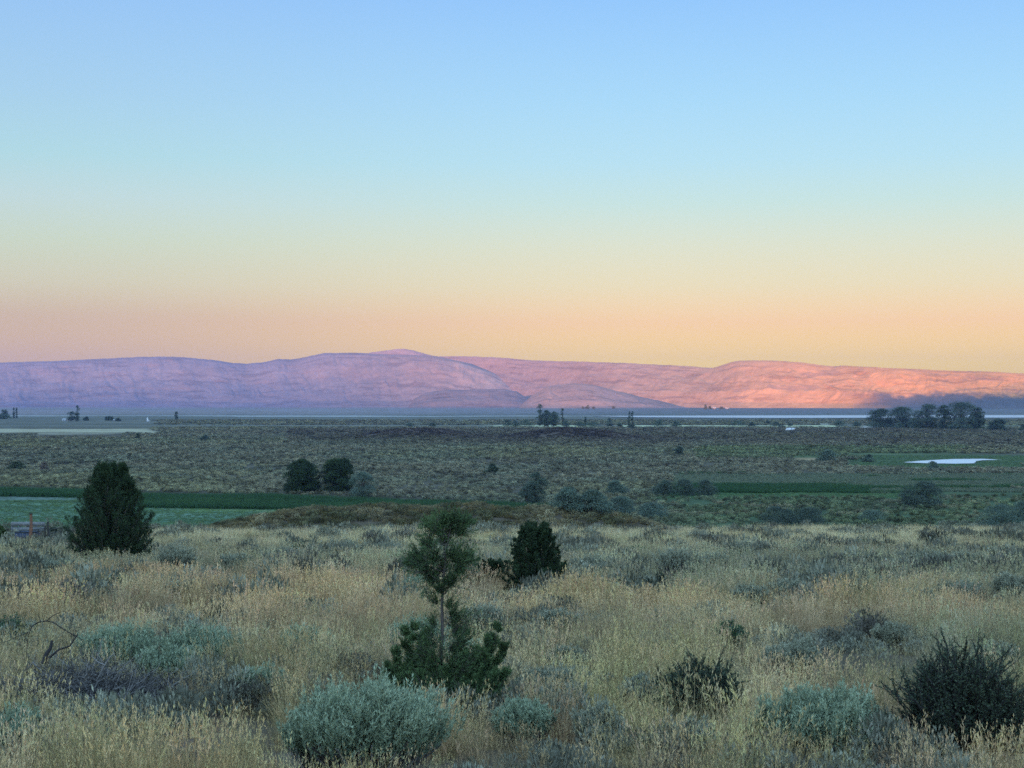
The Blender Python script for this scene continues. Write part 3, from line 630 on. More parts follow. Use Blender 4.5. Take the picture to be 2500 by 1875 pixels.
for (u, y_, dy, rp) in ((1050, 1600, -.1, 30), (1075, 1612, -.14, 30), (1100, 1622, -.15, 30), (1125, 1640, -.16, 32), (1040, 1680, -.2, 34), (1070, 1670, -.22, 34), (1095, 1690, -.24, 34), (1130, 1700, -.24, 34), (1160, 1706, -.24, 34), (1000, 1700, -.2, 34), (1200, 1700, -.22, 34), (1110, 1545, .04, 30), (1120, 1575, -.04, 32), (1054, 1560, .05, 24), (1100, 1505, -.04, 22), (1066, 1478, .02, 22), (1094, 1486, -.03, 20), (1102, 1520, .03, 20), (1062, 1530, -.02, 15), (1108, 1556, .05, 24), (1064, 1580, -.06, 20), (1098, 1590, -.05, 24), (1052, 1630, -.1, 28), (1104, 1640, -.12, 28)):
    t_ = q_(1080, y_+14); c_ = q_(u, y_, dy); tube(wd_, [t_, c_], [.004, .002], .5, 4); cluster(fo, wd_, c_, unit(c_-t_), rp*k_*1.7, r, n=20, nl=30, lsz=.026, up_=.5)
st.build('trunk', M['bark'], o, True); wd_.build('branches', M['bark'], o); fo.build('foliage', M['junbright'], o)
E_CONE = [(0, .8), (.12, .95), (.3, .92), (.5, .72), (.7, .48), (.85, .26), (1, .04)]
jun('juniper', 1308, 1450, 150, 166, E_CONE, 'small dense conical juniper right of the two tiered young juniper', seed=31, nb=380, trunks=8, lsz=.05, updeg=55, lpb=13, asym=.12, nl=26, rad=.5)
E_LOW = [(0, .7), (.2, 1), (.5, .9), (.8, .6), (1, .25)]
jun('juniper', 1198, 1432, 104, 64, E_LOW, 'low dark juniper clump just left of the conical juniper', seed=37, nb=150, trunks=2, lsz=.045, updeg=25, lpb=10, asym=.3)
jun('juniper', 1140, 1424, 70, 70, E_LOW, 'low spreading juniper reaching out behind the young juniper trunk', seed=38, nb=100, trunks=2, lsz=.045, updeg=20, lpb=10, asym=.35)
jun('juniper', 742, 1372, 96, 38, E_LOW, 'flat dark prostrate juniper alone in the pale grass left of centre', seed=39, nb=130, trunks=2, lsz=.045, updeg=15, lpb=10)
jun('juniper', 6, 1362, 52, 76, E_CONE, 'green juniper cut off by the left edge of the picture', seed=40, m='junbright', nb=70, trunks=2, lsz=.05, updeg=40)

sage(905, 1898, 400, 232, 'largest silvery sagebrush with upright plumes at the bottom centre', seed=51, lean=(.14, 0), plumes=300, rad=.45)
sage(762, 1880, 130, 150, 'smaller silvery sagebrush joined to the left flank of the largest one', seed=52, plumes=70)
sage(295, 1662, 210, 142, 'broad pale sagebrush behind the dead brush pile', seed=53, plumes=150)
sage(492, 1654, 180, 128, 'teal sagebrush at the right end of the sage row behind the dead brush', seed=54, plumes=130)
sage(408, 1690, 150, 118, 'rounded sagebrush in front of the sage row by the dead brush', seed=55, plumes=110)
sage(2010, 1870, 270, 190, 'wide silvery sagebrush in the lower right beside the large dark spiny shrub', seed=56, plumes=190)
sage(2165, 1858, 100, 110, 'narrow silvery sagebrush between the wide sagebrush and the spiny shrub', seed=57, plumes=55)
sage(1880, 1850, 110, 120, 'soft sagebrush at the left side of the wide lower right sagebrush', seed=58, plumes=55)
sage(742, 1632, 130, 105, 'pale sagebrush in tan grass left of the young juniper', seed=59)
sage(640, 1735, 110, 110, 'sagebrush with a dark hollow base beside the bare dirt patch', seed=60)
sage(1022, 1640, 130, 130, 'pale sagebrush behind the bare trunk of the young juniper', seed=61)
sage(1128, 1655, 90, 95, 'pale sagebrush just behind the right side of the young juniper', seed=62)
sage(1025, 1462, 78, 62, 'small blue grey sagebrush left of the young juniper crown', seed=63)
sage(1330, 1725, 160, 92, 'grey twiggy sagebrush right of the young juniper', seed=64, m='sagegrey')
sage(1275, 1825, 150, 110, 'grey green sagebrush in front of the twiggy one right of the young juniper', seed=65, m='sage')
sage(1930, 1660, 150, 95, 'grey sagebrush among straw tufts on the right', seed=66, m='sagegrey')
sage(1560, 1745, 110, 90, 'grey sagebrush leaning against the black green shrub', seed=67, m='sagegrey')
sage(1390, 1660, 90, 80, 'small grey sagebrush with a dark gap behind the twiggy one', seed=68, m='sagegrey')
sage(30, 1872, 150, 130, 'sagebrush in the bottom left corner', seed=69)
sage(2430, 1660, 100, 90, 'grey green sagebrush behind the large spiny shrub at the right edge', seed=70, m='sagegrey')
shrub(1706, 1778, 208, 160, 'black green shrub with upright twigs in the grass right of centre', seed=71, rad=.46)
shrub(2352, 1860, 300, 270, 'large dark spiny shrub at the lower right edge', seed=72, sparse=.8, rad=.46)
shrub(1606, 1456, 76, 52, 'dark round shrub in the middle of the slope', seed=73)
shrub(2090, 1476, 74, 44, 'dark rounded shrub amid grey grass on the right', seed=74)
shrub(2408, 1524, 56, 42, 'small black shrub near the right edge', seed=75)
shrub(2292, 1376, 118, 66, 'dark spiky shrub with grey skirts at the upper right of the slope', seed=76)
shrub(2215, 1378, 90, 44, 'grey green shrub touching the left of the spiky upper right shrub', seed=77, m='brush')
shrub(2098, 1386, 50, 26, 'little dark shrub left of the spiky upper right shrub', seed=78)
shrub(1778, 1590, 100, 62, 'low green shrub between orange tinted grass tufts', seed=79, m='green')
shrub(1556, 1358, 60, 26, 'flat green cushion shrub near the top of the slope', seed=80, m='green', sparse=1.5)
shrub(1812, 1308, 44, 24, 'small grey green shrub at the slope edge above the grass', seed=81, m='green')
shrub(2318, 1322, 40, 20, 'small green shrub at the slope edge on the far right', seed=82, m='green')
shrub(2106, 1346, 46, 28, 'small grey green shrub below the slope edge on the right', seed=83, m='green')
shrub(535, 1560, 90, 76, 'dark green bush sunk in tan grass above the teal sagebrush', seed=84, m='dark')
shrub(28, 1600, 110, 90, 'green bush at the left edge above the dead branch', seed=85, m='green')
shrub(300, 1450, 100, 44, 'yellow green bush in front of the large juniper', seed=86, m='green')
GS = [(90, 1412, 110, 36, 'grey sagebrush clump at the left below the corral'), (165, 1412, 80, 34, 'grey green sagebrush left of the large juniper base'), (432, 1412, 90, 60, 'grey purple sagebrush right of the large juniper'),
      (450, 1468, 70, 40, 'bluish low sagebrush below the large juniper on its right'), (838, 1380, 90, 48, 'grey sagebrush right of the prostrate juniper'), (705, 1392, 80, 40, 'pale grey sagebrush in front of the prostrate juniper'),
      (1440, 1418, 80, 46, 'grey sagebrush right of the conical juniper'), (1480, 1408, 60, 42, 'second grey sagebrush right of the conical juniper'), (1660, 1414, 110, 56, 'broad grey sagebrush up from the dark round shrub'),
      (1745, 1412, 60, 48, 'dark grey sagebrush right of the broad grey one'), (1850, 1372, 90, 40, 'grey sagebrush high on the slope right of the middle'), (1975, 1378, 80, 36, 'second grey sagebrush high on the slope right of the middle'),
      (1830, 1490, 90, 44, 'grey sagebrush left of the dark rounded shrub'), (1930, 1470, 90, 40, 'dark tinted low sagebrush left of the dark rounded shrub'), (2150, 1462, 60, 40, 'grey sagebrush right of the dark rounded shrub'),
      (2270, 1404, 120, 46, 'wide grey sagebrush in front of the spiky upper right shrub'), (2360, 1400, 90, 40, 'grey sagebrush right of the wide one below the spiky shrub'), (2440, 1388, 80, 40, 'grey sagebrush near the right edge below the slope top'),
      (2330, 1484, 100, 50, 'grey sagebrush in the right part of the grey grass'), (2470, 1478, 80, 60, 'grey sagebrush cut by the right edge in the grey grass'), (2250, 1500, 80, 44, 'low grey sagebrush above the orange tinted grass band'),
      (480, 1590, 70, 40, 'small sage tuft above the teal sagebrush'), (1180, 1560, 80, 60, 'grey sage tuft right of the bare juniper trunk'), (1360, 1560, 90, 56, 'dusty grey sage clump in straw grass right of centre'),
      (1465, 1838, 100, 84, 'grey sage clump near the bottom between straw tufts'), (1700, 1860, 120, 70, 'grey twiggy clump at the bottom below the black green shrub'), (2180, 1590, 90, 50, 'grey sage clump left of the top of the spiny shrub'),
      (580, 1400, 80, 36, 'faint grey sagebrush in pale grass between the two dark junipers at left'), (960, 1372, 70, 34, 'grey sagebrush left of the young juniper top'), (1500, 1480, 80, 40, 'grey sage clump left of the dark round shrub')]
for i, (a, b, c, d, lab) in enumerate(GS):
    sage(a, b, c*1.15, d*1.35, lab, seed=200+i, m='sagegrey', rad=.42)

# dead brush pile, lower left: fine grey twigs tangled over the ground, two thick charred limbs and an arching branch
r = np.random.default_rng(91); lb = at(190, 1742); o = root('dead_brush', lb, 'tangled pile of dead purple grey twigs at the lower left', 'dead brush'); mb = MB()
keep(lb, .55); 
for dx_ in (-.75, -.4, .4, .75): KEEP.append((lb[0]+dx_, lb[1], .3))
for k in range(1500):
    px_ = r.normal()*.42; c = np.array([px_, r.normal()*.26, r.uniform(0, .34)*math.exp(-(px_/.7)**2)]); c[2] += float(ground_z(lb[0]+c[0], lb[1]+c[1]))-lb[2]
    cv = curve(c, [r.normal(), r.normal(), r.uniform(-.2, .8)], r.uniform(.12, .45), r, 5, .3); g_ = ground_z(lb[0]+cv[:, 0], lb[1]+cv[:, 1])-lb[2]; cv[:, 2] = np.maximum(cv[:, 2], g_)
    tube(mb, cv, np.linspace(.0042, .0015, 6), r.uniform(0, 1)**2, 3)
mb.build('twigs', M['twig'], o)
sc_ = lb[1]/F
def w2(xs, ys, dy=0.0): return [(xs-1250)*sc_-lb[0]+0*dy, dy, CZ-(ys-HY)*sc_-lb[2]]
for pts, r0, r1 in (([(106, 1620), (110, 1600), (118, 1585), (119, 1568)], .022, .012), ([(120, 1606), (140, 1588), (165, 1580), (183, 1552)], .012, .005)):
    mb = MB(); tube(mb, [w2(*p, dy=.03*i) for i, p in enumerate(pts)], np.linspace(r0, r1, len(pts)), .3, 6); mb.build('limb', M['deadwood'], o)
mb = MB(); tube(mb, [w2(*p, dy=.1) for p in ((54, 1640), (57, 1585), (60, 1556), (68, 1534), (84, 1524), (105, 1520), (122, 1524), (143, 1538), (160, 1549), (178, 1557), (196, 1568))], np.array([2, 3, 4, 5, 6, 6, 5.5, 5, 4, 3, 1.5])*.001, .3, 5)
for q in (((105, 1520), (120, 1507), (145, 1496), (158, 1502)), ((60, 1548), (30, 1560), (-10, 1578)), ((90, 1522), (84, 1500)), ((160, 1548), (176, 1560), (180, 1556))):
    tube(mb, [w2(*p, dy=.1) for p in q], np.linspace(.004, .0015, len(q)), .3, 4)
mb.build('arching_branch', M['deadwood'], o)
for q in (((250, 1640), (262, 1620), (275, 1600), (286, 1590)), ((262, 1700), (266, 1660), (272, 1625)), ((262, 1620), (245, 1612), (232, 1600)), ((200, 1690), (215, 1660), (232, 1640)), ((86, 1612), (110, 1636), (130, 1650))):
    mb = MB(); tube(mb, [w2(*p, dy=-.08) for p in q], np.linspace(.006, .003, len(q)), .9, 4); mb.build('pale_branch', M['twig'], o)
# second, smaller tangle to its right
l2 = at(345, 1728); o = root('dead_brush', l2, 'smaller dark tangle of dead twigs under the rounded sagebrush', 'dead brush'); mb = MB(); keep(l2, .4)
for k in range(600):
    c = np.array([r.normal()*.32, r.normal()*.16, r.uniform(0, .2)]); c[2] += float(ground_z(l2[0]+c[0], l2[1]+c[1]))-l2[2]
    tube(mb, curve(c, [r.normal(), r.normal(), r.uniform(-.1, .8)], r.uniform(.1, .4), r, 5, .3), np.linspace(.004, .0015, 6), r.uniform(0, 1)**2, 3)
mb.build('twigs', M['twig'], o)
lp = at(78, 1862); o = root('dead_branch', lp, 'short broken dead branch poking from the grass at the lower left', 'branch'); mb = MB()
tube(mb, [(0, 0, 0), (.03, 0, .08), (.10, 0, .13), (.155, .01, .20)], [.016, .015, .013, .009], .5, 6); tube(mb, [(.10, 0, .13), (.08, 0, .17)], [.006, .003], .5, 4); mb.build('limb', M['bark'], o)
# basalt rock at the bottom
lr = at(475, 1868); mb = MB(); bm_u, bm_v = np.meshgrid(np.linspace(0, 2*math.pi, 25)[:-1], np.linspace(0, math.pi/2*1.15, 12))
rad = 1+.28*(fbm(np.cos(bm_u)*2+bm_v*2+3, np.sin(bm_u)*2+bm_v, 95, 4)-.5)*2
vx = np.stack([np.cos(bm_u)*np.sin(bm_v)*rad*.135, np.sin(bm_u)*np.sin(bm_v)*rad*.12, np.cos(bm_v)*rad*.15+.01], -1).reshape(-1, 3)
i = np.arange(24*12).reshape(12, 24); mb.add(vx, [np.stack([i[:-1], np.roll(i, -1, 1)[:-1], np.roll(i, -1, 1)[1:], i[1:]], -1).reshape(-1, 4)], vnoise(vx[:, 0]*30, vx[:, 2]*30, 3))
o = mb.build('rock', M['rock'], loc=lr); tag(o, 'dark basalt rock in the grass at the bottom left of the largest sagebrush', 'rock'); keep(lr, .14)

# ------------------------------------------------------------------ corral at the left
def post(name, xs, yb, wp, hp, m, label, cap=False, group=None, at_=None, sides=8):
    l = at_ or at(xs, yb); h = sz(l, hp); w_ = sz(l, wp); o = root(name, l, label, 'post', group); mb = MB()
    tube(mb, [(0, 0, -.4), (0.01, 0, h*.5), (-.01, 0, h)], [w_*.56, w_*.5, w_*.46], .5, sides); mb.build('shaft', M[m], o)
    if cap: 
        mb = MB(); tube(mb, [(-.01, 0, h), (-.01, 0, h+.06)], [w_*.60, w_*.56], .2, 8); mb.build('cap', M['darkwood'], o)
    return o, l, h
LC = at(76, 1322); KEEP.append((LC[0], LC[1], 1.0)); KEEP.append((LC[0]+1.2, LC[1], 1.5)); KEEP.append((LC[0]+.5, LC[1]-1.5, 1.4))
dC = LC[1]
def cp(xs): return ((xs-1250)/F*dC, dC)
post('corral_post', 76, 1322, 7, 66, 'wood', 'thick rust brown wooden corral post standing above the gates', cap=True, at_=LC)
b_, _, _ = post('brace_post', 0, 0, 4, 36, 'wood', 'short leaning brace post against the thick rust brown corral post', at_=(*cp(70.5), LC[2]))
b_.rotation_euler = (0, R(6), 0)
post('gate_post', 0, 0, 4.2, 38, 'darkwood', 'black gate post left of the pair between the two steel gates', at_=(*cp(110.5), LC[2]))
post('gate_post', 0, 0, 5, 48, 'darkwood', 'taller black gate post right of the pair between the two steel gates', at_=(*cp(117), LC[2]))
def gate(x0, x1, label, rows, dy):
    a = np.array([*cp(x0), 0]); b = np.array([*cp(x1), 0]); b[1] += dy; b[0] *= b[1]/dC; z0 = LC[2]; H_ = sz(LC, 28)
    o = root('steel_gate', (a[0], a[1], z0), label, 'gate'); v = (b-a)
    mb = MB(); cr = .025; fr = [(0, 0, .18)]; P = lambda t, z: (v*t+[0, 0, z])
    tube(mb, [P(0, .12), P(0, H_-.06), P(.03, H_), P(.97, H_), P(1, H_-.06), P(1, .18), P(.97, .12), P(.0, .12)], cr, .5, 6); mb.build('frame', M['steel'], o)
    for t in rows:
        mb = MB(); tube(mb, [P(.0, H_*t), P(1, H_*t)], cr*.8, .5, 6); mb.build('rail', M['steel'], o)
    mb = MB(); tube(mb, [P(.5, .12), P(.5, H_)], cr*.7, .5, 6); mb.build('brace', M['steel'], o)
gate(79.5, 108.5, 'closed steel pipe gate between the rust brown post and the black posts', (.35, .6, .8), .9)
gate(120, 149, 'steel pipe gate swung open on the right of the black posts', (.34, .66), 1.6)
# stock tank: long shallow open trough
tx0, tx1 = cp(21)[0], cp(72)[0]; yT = dC+1.5; o = root('water_trough', ((tx0+tx1)/2, yT, float(ground_z((tx0+tx1)/2, yT))), 'long low blue metal stock trough left of the rust brown post', 'trough'); Lh = (tx1-tx0)/2
mb = MB(); hT = .5
for (cx, cy, sx, sy) in ((0, -.45, 2*Lh, .03), (0, .45, 2*Lh, .03), (-Lh, 0, .03, .87), (Lh, 0, .03, .87)): box(mb, cx, cy, hT/2, sx, sy, hT)
mb.build('tank', M['bluetank'], o)
mb = MB(); tube(mb, [(-Lh-.02, -.47, hT), (Lh+.02, -.47, hT), (Lh+.02, .47, hT), (-Lh-.02, .47, hT), (-Lh-.02, -.47, hT)], .025, .6, 6); mb.build('rim', M['steel'], o)
mb = MB(); 
for q in np.linspace(-Lh*.9, Lh*.9, 9): box(mb, q, -.468, hT/2-.02, .03, .02, hT*.9)
mb.build('rib', M['bluetank'], o)
mb = MB(); box(mb, 0, 0, hT*.8, 2*Lh-.06, .84, .01); mb.build('water', pond_m, o)
KEEP += [((tx0+tx1)/2+q, yT-1.0, 1.0) for q in (-.8, 0, .8)]
# pale board windbreak behind
yB = dC+9; xa = (27-1250)/F*yB; xb = (108-1250)/F*yB; zb = float(ground_z((xa+xb)/2, yB)); o = root('board_fence', ((xa+xb)/2, yB, zb), 'low weathered pale board fence behind the blue trough', 'fence'); hw = (xb-xa)/2
for k, z in enumerate((.28, .62, .95)):
    mb = MB(); box(mb, 0, 0, z+.12, 2*hw, .035, .24, shade=.3+.3*k); mb.build('board', M['board'], o)
for k in range(5):
    mb = MB(); box(mb, -hw+.05+k*(2*hw-.1)/4, .08, .5, .11, .11, 1.35, shade=.2); mb.build('post', M['board'], o)
for i, (xs, hp, lab) in enumerate(((404, 26, 'thin fence post at the field edge nearest the large juniper'), (444, 30, 'thin pale fence post second along the field edge'), (468, 24, 'third thin fence post along the field edge'), (500, 24, 'last fence post before the brown knoll'), (175, 20, 'thin fence post between the open gate and the large juniper'))):
    yy = 128; x_ = (xs-1250)/F*yy; post('fence_post', 0, 0, 2.6, hp, 'board' if i == 1 else 'darkwood', lab, group='posts along the field edge', at_=(x_, yy, float(ground_z(x_, yy))))
mb = MB()
for z in (.45, .75):
    xs_ = np.linspace(-33.5, -25.5, 12); tube(mb, [(a, 128.1, float(ground_z(a, 128.))+z) for a in xs_], .008, .5, 4)
tag(mb.build('wire', M['steel']), 'thin fence wires strung between the field edge posts', 'wire')
def veg(name, xs, yb, wp, hp, env, label, cat='shrub', small=False, z=None, **k):
    l = at(xs, yb); l = (l[0], l[1], l[2]); wd, ht = sz(l, wp)*1.12, sz(l, hp)*1.04
    if l[1] > 200: KEEP2.append((l[0], l[1], wd*.42))
    return crown_tree(name, l, wd, ht, env, label, cat=cat, small=small, **k)
KEEP2 = []
E_RND = [(0, .75), (.2, .95), (.45, 1), (.7, .85), (.88, .55), (1, .2)]
E_DOME = [(0, .95), (.3, 1), (.6, .8), (.85, .5), (1, .15)]
E_POP = [(0, .35), (.1, .7), (.3, .95), (.6, 1), (.8, .8), (.93, .5), (1, .15)]
E_TREE = [(0, .25), (.12, .7), (.3, .95), (.6, 1), (.8, .8), (.93, .5), (1, .2)]
veg('shrub', 131, 1314, 22, 22, E_RND, 'dark round bush behind the open steel gate', m='dark', seed=301, trunk=False, leaf=.12, lobes=14, lpl=70, base=0)
veg('shrub', 156, 1314, 22, 24, E_RND, 'dark bush right of the open steel gate', m='dark', seed=302, trunk=False, leaf=.12, lobes=14, lpl=70, base=0)

# ------------------------------------------------------------------ trees and shrubs of the valley
T = veg
T('juniper_tree', 738, 1204, 88, 76, [(0, .8), (.2, 1), (.45, .95), (.7, .75), (.88, .45), (1, .15)], 'dark dense rounded tree left of the pair in the middle distance', 'tree', m='juniper', seed=311, leaf=.34, lobes=60, lpl=200, lobe_r=.20, base=.03, gap=.15)
T('juniper_tree', 824, 1204, 86, 78, [(0, .6), (.2, .95), (.45, 1), (.75, .85), (.9, .7), (1, .35)], 'dark dense ragged tree right of the pair in the middle distance', 'tree', m='juniper', seed=312, leaf=.34, lobes=55, lpl=180, lobe_r=.20, base=.03, gap=.22)
T('willow', 884, 1214, 62, 56, E_RND, 'grey green willow leaning beside the dark pair of trees', 'tree', m='willow', seed=313, leaf=.22, lobes=34, lpl=170, base=.02)
T('willow', 1308, 1233, 56, 74, E_RND, 'tall dark willow standing above the brown knoll', 'tree', m='fartree', seed=314, leaf=.26, lobes=40, lpl=150, base=.02, gap=.2)
T('willow', 1285, 1236, 34, 46, E_RND, 'smaller dark willow at the left foot of the tall dark willow', 'tree', m='fartree', seed=315, leaf=.24, lobes=20, lpl=120, base=.02)
for i, (a, b, c, d, lab) in enumerate(((1385, 1252, 76, 56, 'silvery willow clump right of the tall dark willow'), (1450, 1256, 80, 52, 'silvery willow clump second right of the tall dark willow'), (1515, 1258, 66, 42, 'silvery willow clump third right of the tall dark willow'), (1590, 1268, 76, 36, 'silvery low willow at the right end of the row behind the knoll'))):
    T('willow', a, b, c, d, E_DOME, lab, 'shrub', m='willow', seed=320+i, trunk=False, leaf=.22, lobes=34, lpl=130, base=0, gap=.15)
for i, (a, b, c, d, lab) in enumerate(((1505, 1208, 50, 32, 'dim willow thicket left of the long dark thicket'), (1622, 1210, 60, 34, 'left clump of the long dark willow thicket'), (1672, 1210, 56, 36, 'middle clump of the long dark willow thicket'), (1722, 1210, 56, 34, 'right clump of the long dark willow thicket'))):
    T('willow', a, b, c, d, E_DOME, lab, 'shrub', m='fartree' if i else 'willow', seed=330+i, trunk=False, leaf=.26, lobes=28, lpl=110, base=0, gap=.12)
T('willow', 2254, 1238, 100, 58, E_RND, 'broad dark willow alone below the pond', 'shrub', m='fartree', seed=341, trunk=False, leaf=.26, lobes=60, lpl=150, base=0, lobe_r=.18)
for i, (a, b, c, d, lab) in enumerate(((1898, 1285, 90, 44, 'left clump of the dark willows at the slope edge on the right'), (1975, 1286, 96, 42, 'right clump of the dark willows at the slope edge on the right'), (2440, 1298, 110, 62, 'grey green willow clump at the slope edge by the right border'), (2500, 1296, 90, 66, 'grey green willow cut off by the right border'))):
    T('willow', a, b, c, d, E_DOME, lab, 'shrub', m='fartree' if i < 2 else 'willow', seed=350+i, trunk=False, leaf=.18, lobes=44, lpl=130, base=0, gap=.1, lobe_r=.2)
T('willow', 2130, 1276, 76, 26, E_DOME, 'low bluish willow in the lush flat on the right', 'shrub', m='willow', seed=356, trunk=False, leaf=.18, lobes=22, lpl=90, base=0)
T('shrub', 2278, 1149, 34, 20, E_DOME, 'grey shrub right in front of the pond', m='willow', seed=357, trunk=False, leaf=.3, lobes=16, lpl=60, base=0)
for i, (a, b, c, d, m_, lab) in enumerate(((1658, 1114, 26, 22, 'fartree', 'dark round bush on the plain left of the brown mound line'), (2018, 1129, 56, 28, 'willow', 'grey green bushes left of the pond, the wider one'), (2120, 1128, 26, 16, 'willow', 'small grey bush just left of the pond'), (1201, 1157, 32, 22, 'dark', 'dark low juniper in the middle of the plain'),
        (42, 1150, 46, 20, 'dark', 'flat dark juniper on the plain at the far left'), (337, 1073, 13, 12, 'dark', 'small black round juniper above the large juniper'), (500, 1078, 26, 14, 'fartree', 'dark oval bush on the plain right of the small black juniper'), (108, 1152, 18, 22, 'brush', 'thin brown bush on the plain left of the large juniper'))):
    T('shrub', a, b, c, d, E_DOME, lab, m=m_, seed=360+i, trunk=False, leaf=.45 if b > 1090 else .55, lobes=20, lpl=60, base=0, gap=.05)
# far trees by the ranches; sizes from the photo, all on the plain
T('poplar', 1318, 1040, 19, 54, E_POP, 'tall narrow poplar at the left of the farm tree group', 'poplar', seed=401, leaf=.9, lobes=24, lpl=40, base=.02)
T('poplar', 1374, 1040, 10, 44, E_POP, 'thin poplar at the right of the farm tree group', 'poplar', seed=402, leaf=.8, lobes=18, lpl=34, base=.02)
T('cottonwood', 1334, 1040, 26, 36, E_TREE, 'cottonwood beside the tall narrow poplar', 'tree', seed=403, leaf=.9, lobes=46, lpl=46, base=0, gap=.15)
T('cottonwood', 1353, 1040, 26, 32, E_TREE, 'open crowned cottonwood leaning toward the thin poplar', 'tree', seed=404, leaf=.9, lobes=40, lpl=44, gap=.28, base=0)
T('poplar', 1536.5, 1041, 9, 34, E_POP, 'left one of the two poplars standing together', 'poplar', seed=405, leaf=.8, lobes=18, lpl=34, base=.02)
T('poplar', 1544, 1041, 9, 36, E_POP, 'right one of the two poplars standing together', 'poplar', seed=406, leaf=.8, lobes=18, lpl=34, base=.02)
for i, (a, b, c, d, lab) in enumerate(((1238, 1041, 24, 15, 'left bush of the row before the farm trees'), (1258, 1041, 20, 12, 'second bush of the row before the farm trees'), (1285, 1041, 34, 15, 'wide bush touching the tall narrow poplar on its left'), (1382, 1041, 20, 12, 'low bush right of the thin poplar'), (1415, 1042, 26, 10, 'low dark thicket between the poplar group and the brown mound'),
        (1429, 1040, 8, 20, 'small pointed tree above the low dark thicket'), (1445, 1042, 44, 9, 'low dark thicket right of the small pointed tree'), (1488, 1041, 14, 18, 'little pale green tree left of the two poplars'), (1512, 1044, 14, 9, 'low bush left foot of the two poplars'), (1543, 1047, 16, 9, 'bush in front of the two poplars'),
        (1607, 1041, 30, 14, 'wide dark bush right of the two poplars'), (1650, 1041, 24, 12, 'second wide bush right of the two poplars'), (1800, 1040, 44, 11, 'dark thicket left of the pale parked trailer'), (1836, 1043, 16, 10, 'right tail of the thicket left of the pale parked trailer'), (1875, 1036, 12, 8, 'little tree above the thicket by the pale parked trailer'),
        (1896, 1044, 34, 12, 'dark thicket touching the pale parked trailer'), (1928, 1040, 12, 6, 'small bush above the pale parked trailer'), (2048, 1041, 34, 12, 'dark thicket left of the cottonwood grove'), (2094, 1041, 24, 10, 'thicket just before the cottonwood grove'), (1055, 1041, 18, 7, 'small far bush over the left brown mound'), (1000, 1041, 22, 6, 'low far bush left of the left brown mound'))):
    T('shrub', a, b, c, d, E_DOME, lab, m='fartree', seed=410+i, small=True, trunk=False, leaf=1.0, lobes=16, lpl=22, base=0, gap=.0)
for i, (a, b, c, d, g_, lab) in enumerate(((2150, 1046, 62, 44, .1, 'leftmost cottonwood of the grove'), (2203, 1046, 60, 48, .15, 'second cottonwood of the grove from the left'), (2262, 1048, 62, 58, .28, 'airy middle cottonwood of the grove'), (2305, 1049, 30, 56, .5, 'thin see through cottonwood right of the airy one'),
        (2346, 1049, 84, 62, .08, 'largest round cottonwood of the grove'), (2386, 1049, 34, 50, .1, 'cottonwood at the right end of the grove'), (2436, 1052, 38, 26, .1, 'dark conical bush tree right of the grove'))):
    T('cottonwood', a, b, c*1.12, d, E_TREE if g_ > .4 else [(0, .85), (.2, 1), (.5, 1), (.75, .82), (.92, .5), (1, .2)], lab, 'tree', group='cottonwood grove', seed=440+i, leaf=.95, lobes=64, lpl=60, base=.0, gap=g_, lobe_r=.17)
T('shrub', 2236, 1048, 34, 28, E_DOME, 'pale green bush in front of the cottonwood grove', m='willow', seed=450, small=True, trunk=False, leaf=.8, lobes=20, lpl=40, base=0)
T('shrub', 2196, 1047, 22, 14, E_DOME, 'small pale bush at the foot of the grove', m='willow', seed=451, small=True, trunk=False, leaf=.8, lobes=14, lpl=30, base=0)
T('shrub', 2496, 1052, 24, 14, E_DOME, 'dark bush at the right edge behind the plain', m='fartree', seed=452, small=True, trunk=False, leaf=.8, lobes=14, lpl=30, base=0)
for i, (a, b, c, d, e_, lab) in enumerate(((7, 1022, 10, 20, E_POP, 'left pointed tree at the far left border'), (14, 1022, 10, 21, E_POP, 'second pointed tree at the far left border'), (34, 1021, 4.5, 25, E_POP, 'left poplar of the thin pair near the left border'), (40.5, 1021, 4.5, 24, E_POP, 'right poplar of the thin pair near the left border'),
        (189, 1028, 13, 36, E_POP, 'tall poplar beside the white ranch house'), (174, 1028, 24, 21, E_RND, 'round tree beside the white ranch house'), (431, 1027, 8, 21, E_POP, 'lone short poplar right of the white silo'))):
    T('poplar' if e_ is E_POP else 'tree', a, b, c, d, e_, lab, 'tree', seed=460+i, leaf=1.3, lobes=18, lpl=26, base=.02, gap=.0)
for i, (a, b, c, d, lab) in enumerate(((10, 1023, 34, 9, 'low trees at the far left border'), (211, 1027, 10, 7, 'small round tree right of the tall ranch poplar'), (267, 1027, 20, 8, 'flat topped tree between the ranch house and the silo'), (288, 1028, 10, 4, 'tiny bush right of the flat topped tree'), (1423, 996, 6, 5, 'leftmost of three tiny far trees at the mountain foot'), (1435, 997, 11, 8, 'middle one of three tiny far trees at the mountain foot'),
        (1449, 997, 7, 4, 'rightmost of three tiny far trees at the mountain foot'), (1497, 998, 9, 5, 'tiny far tree right of the three at the mountain foot'), (1722, 999, 7, 11, 'pointed far tree left of the distant farm'), (1733, 999, 5, 8, 'pointed far tree second left of the distant farm'), (1761, 999, 9, 5, 'far round tree right of the distant farm'))):
    T('tree', a, b, c, d, E_DOME, lab, 'tree', m='fartree', seed=480+i, small=True, trunk=False, leaf=2.2, lobes=12, lpl=30, base=0, gap=.0, lobe_r=.4)

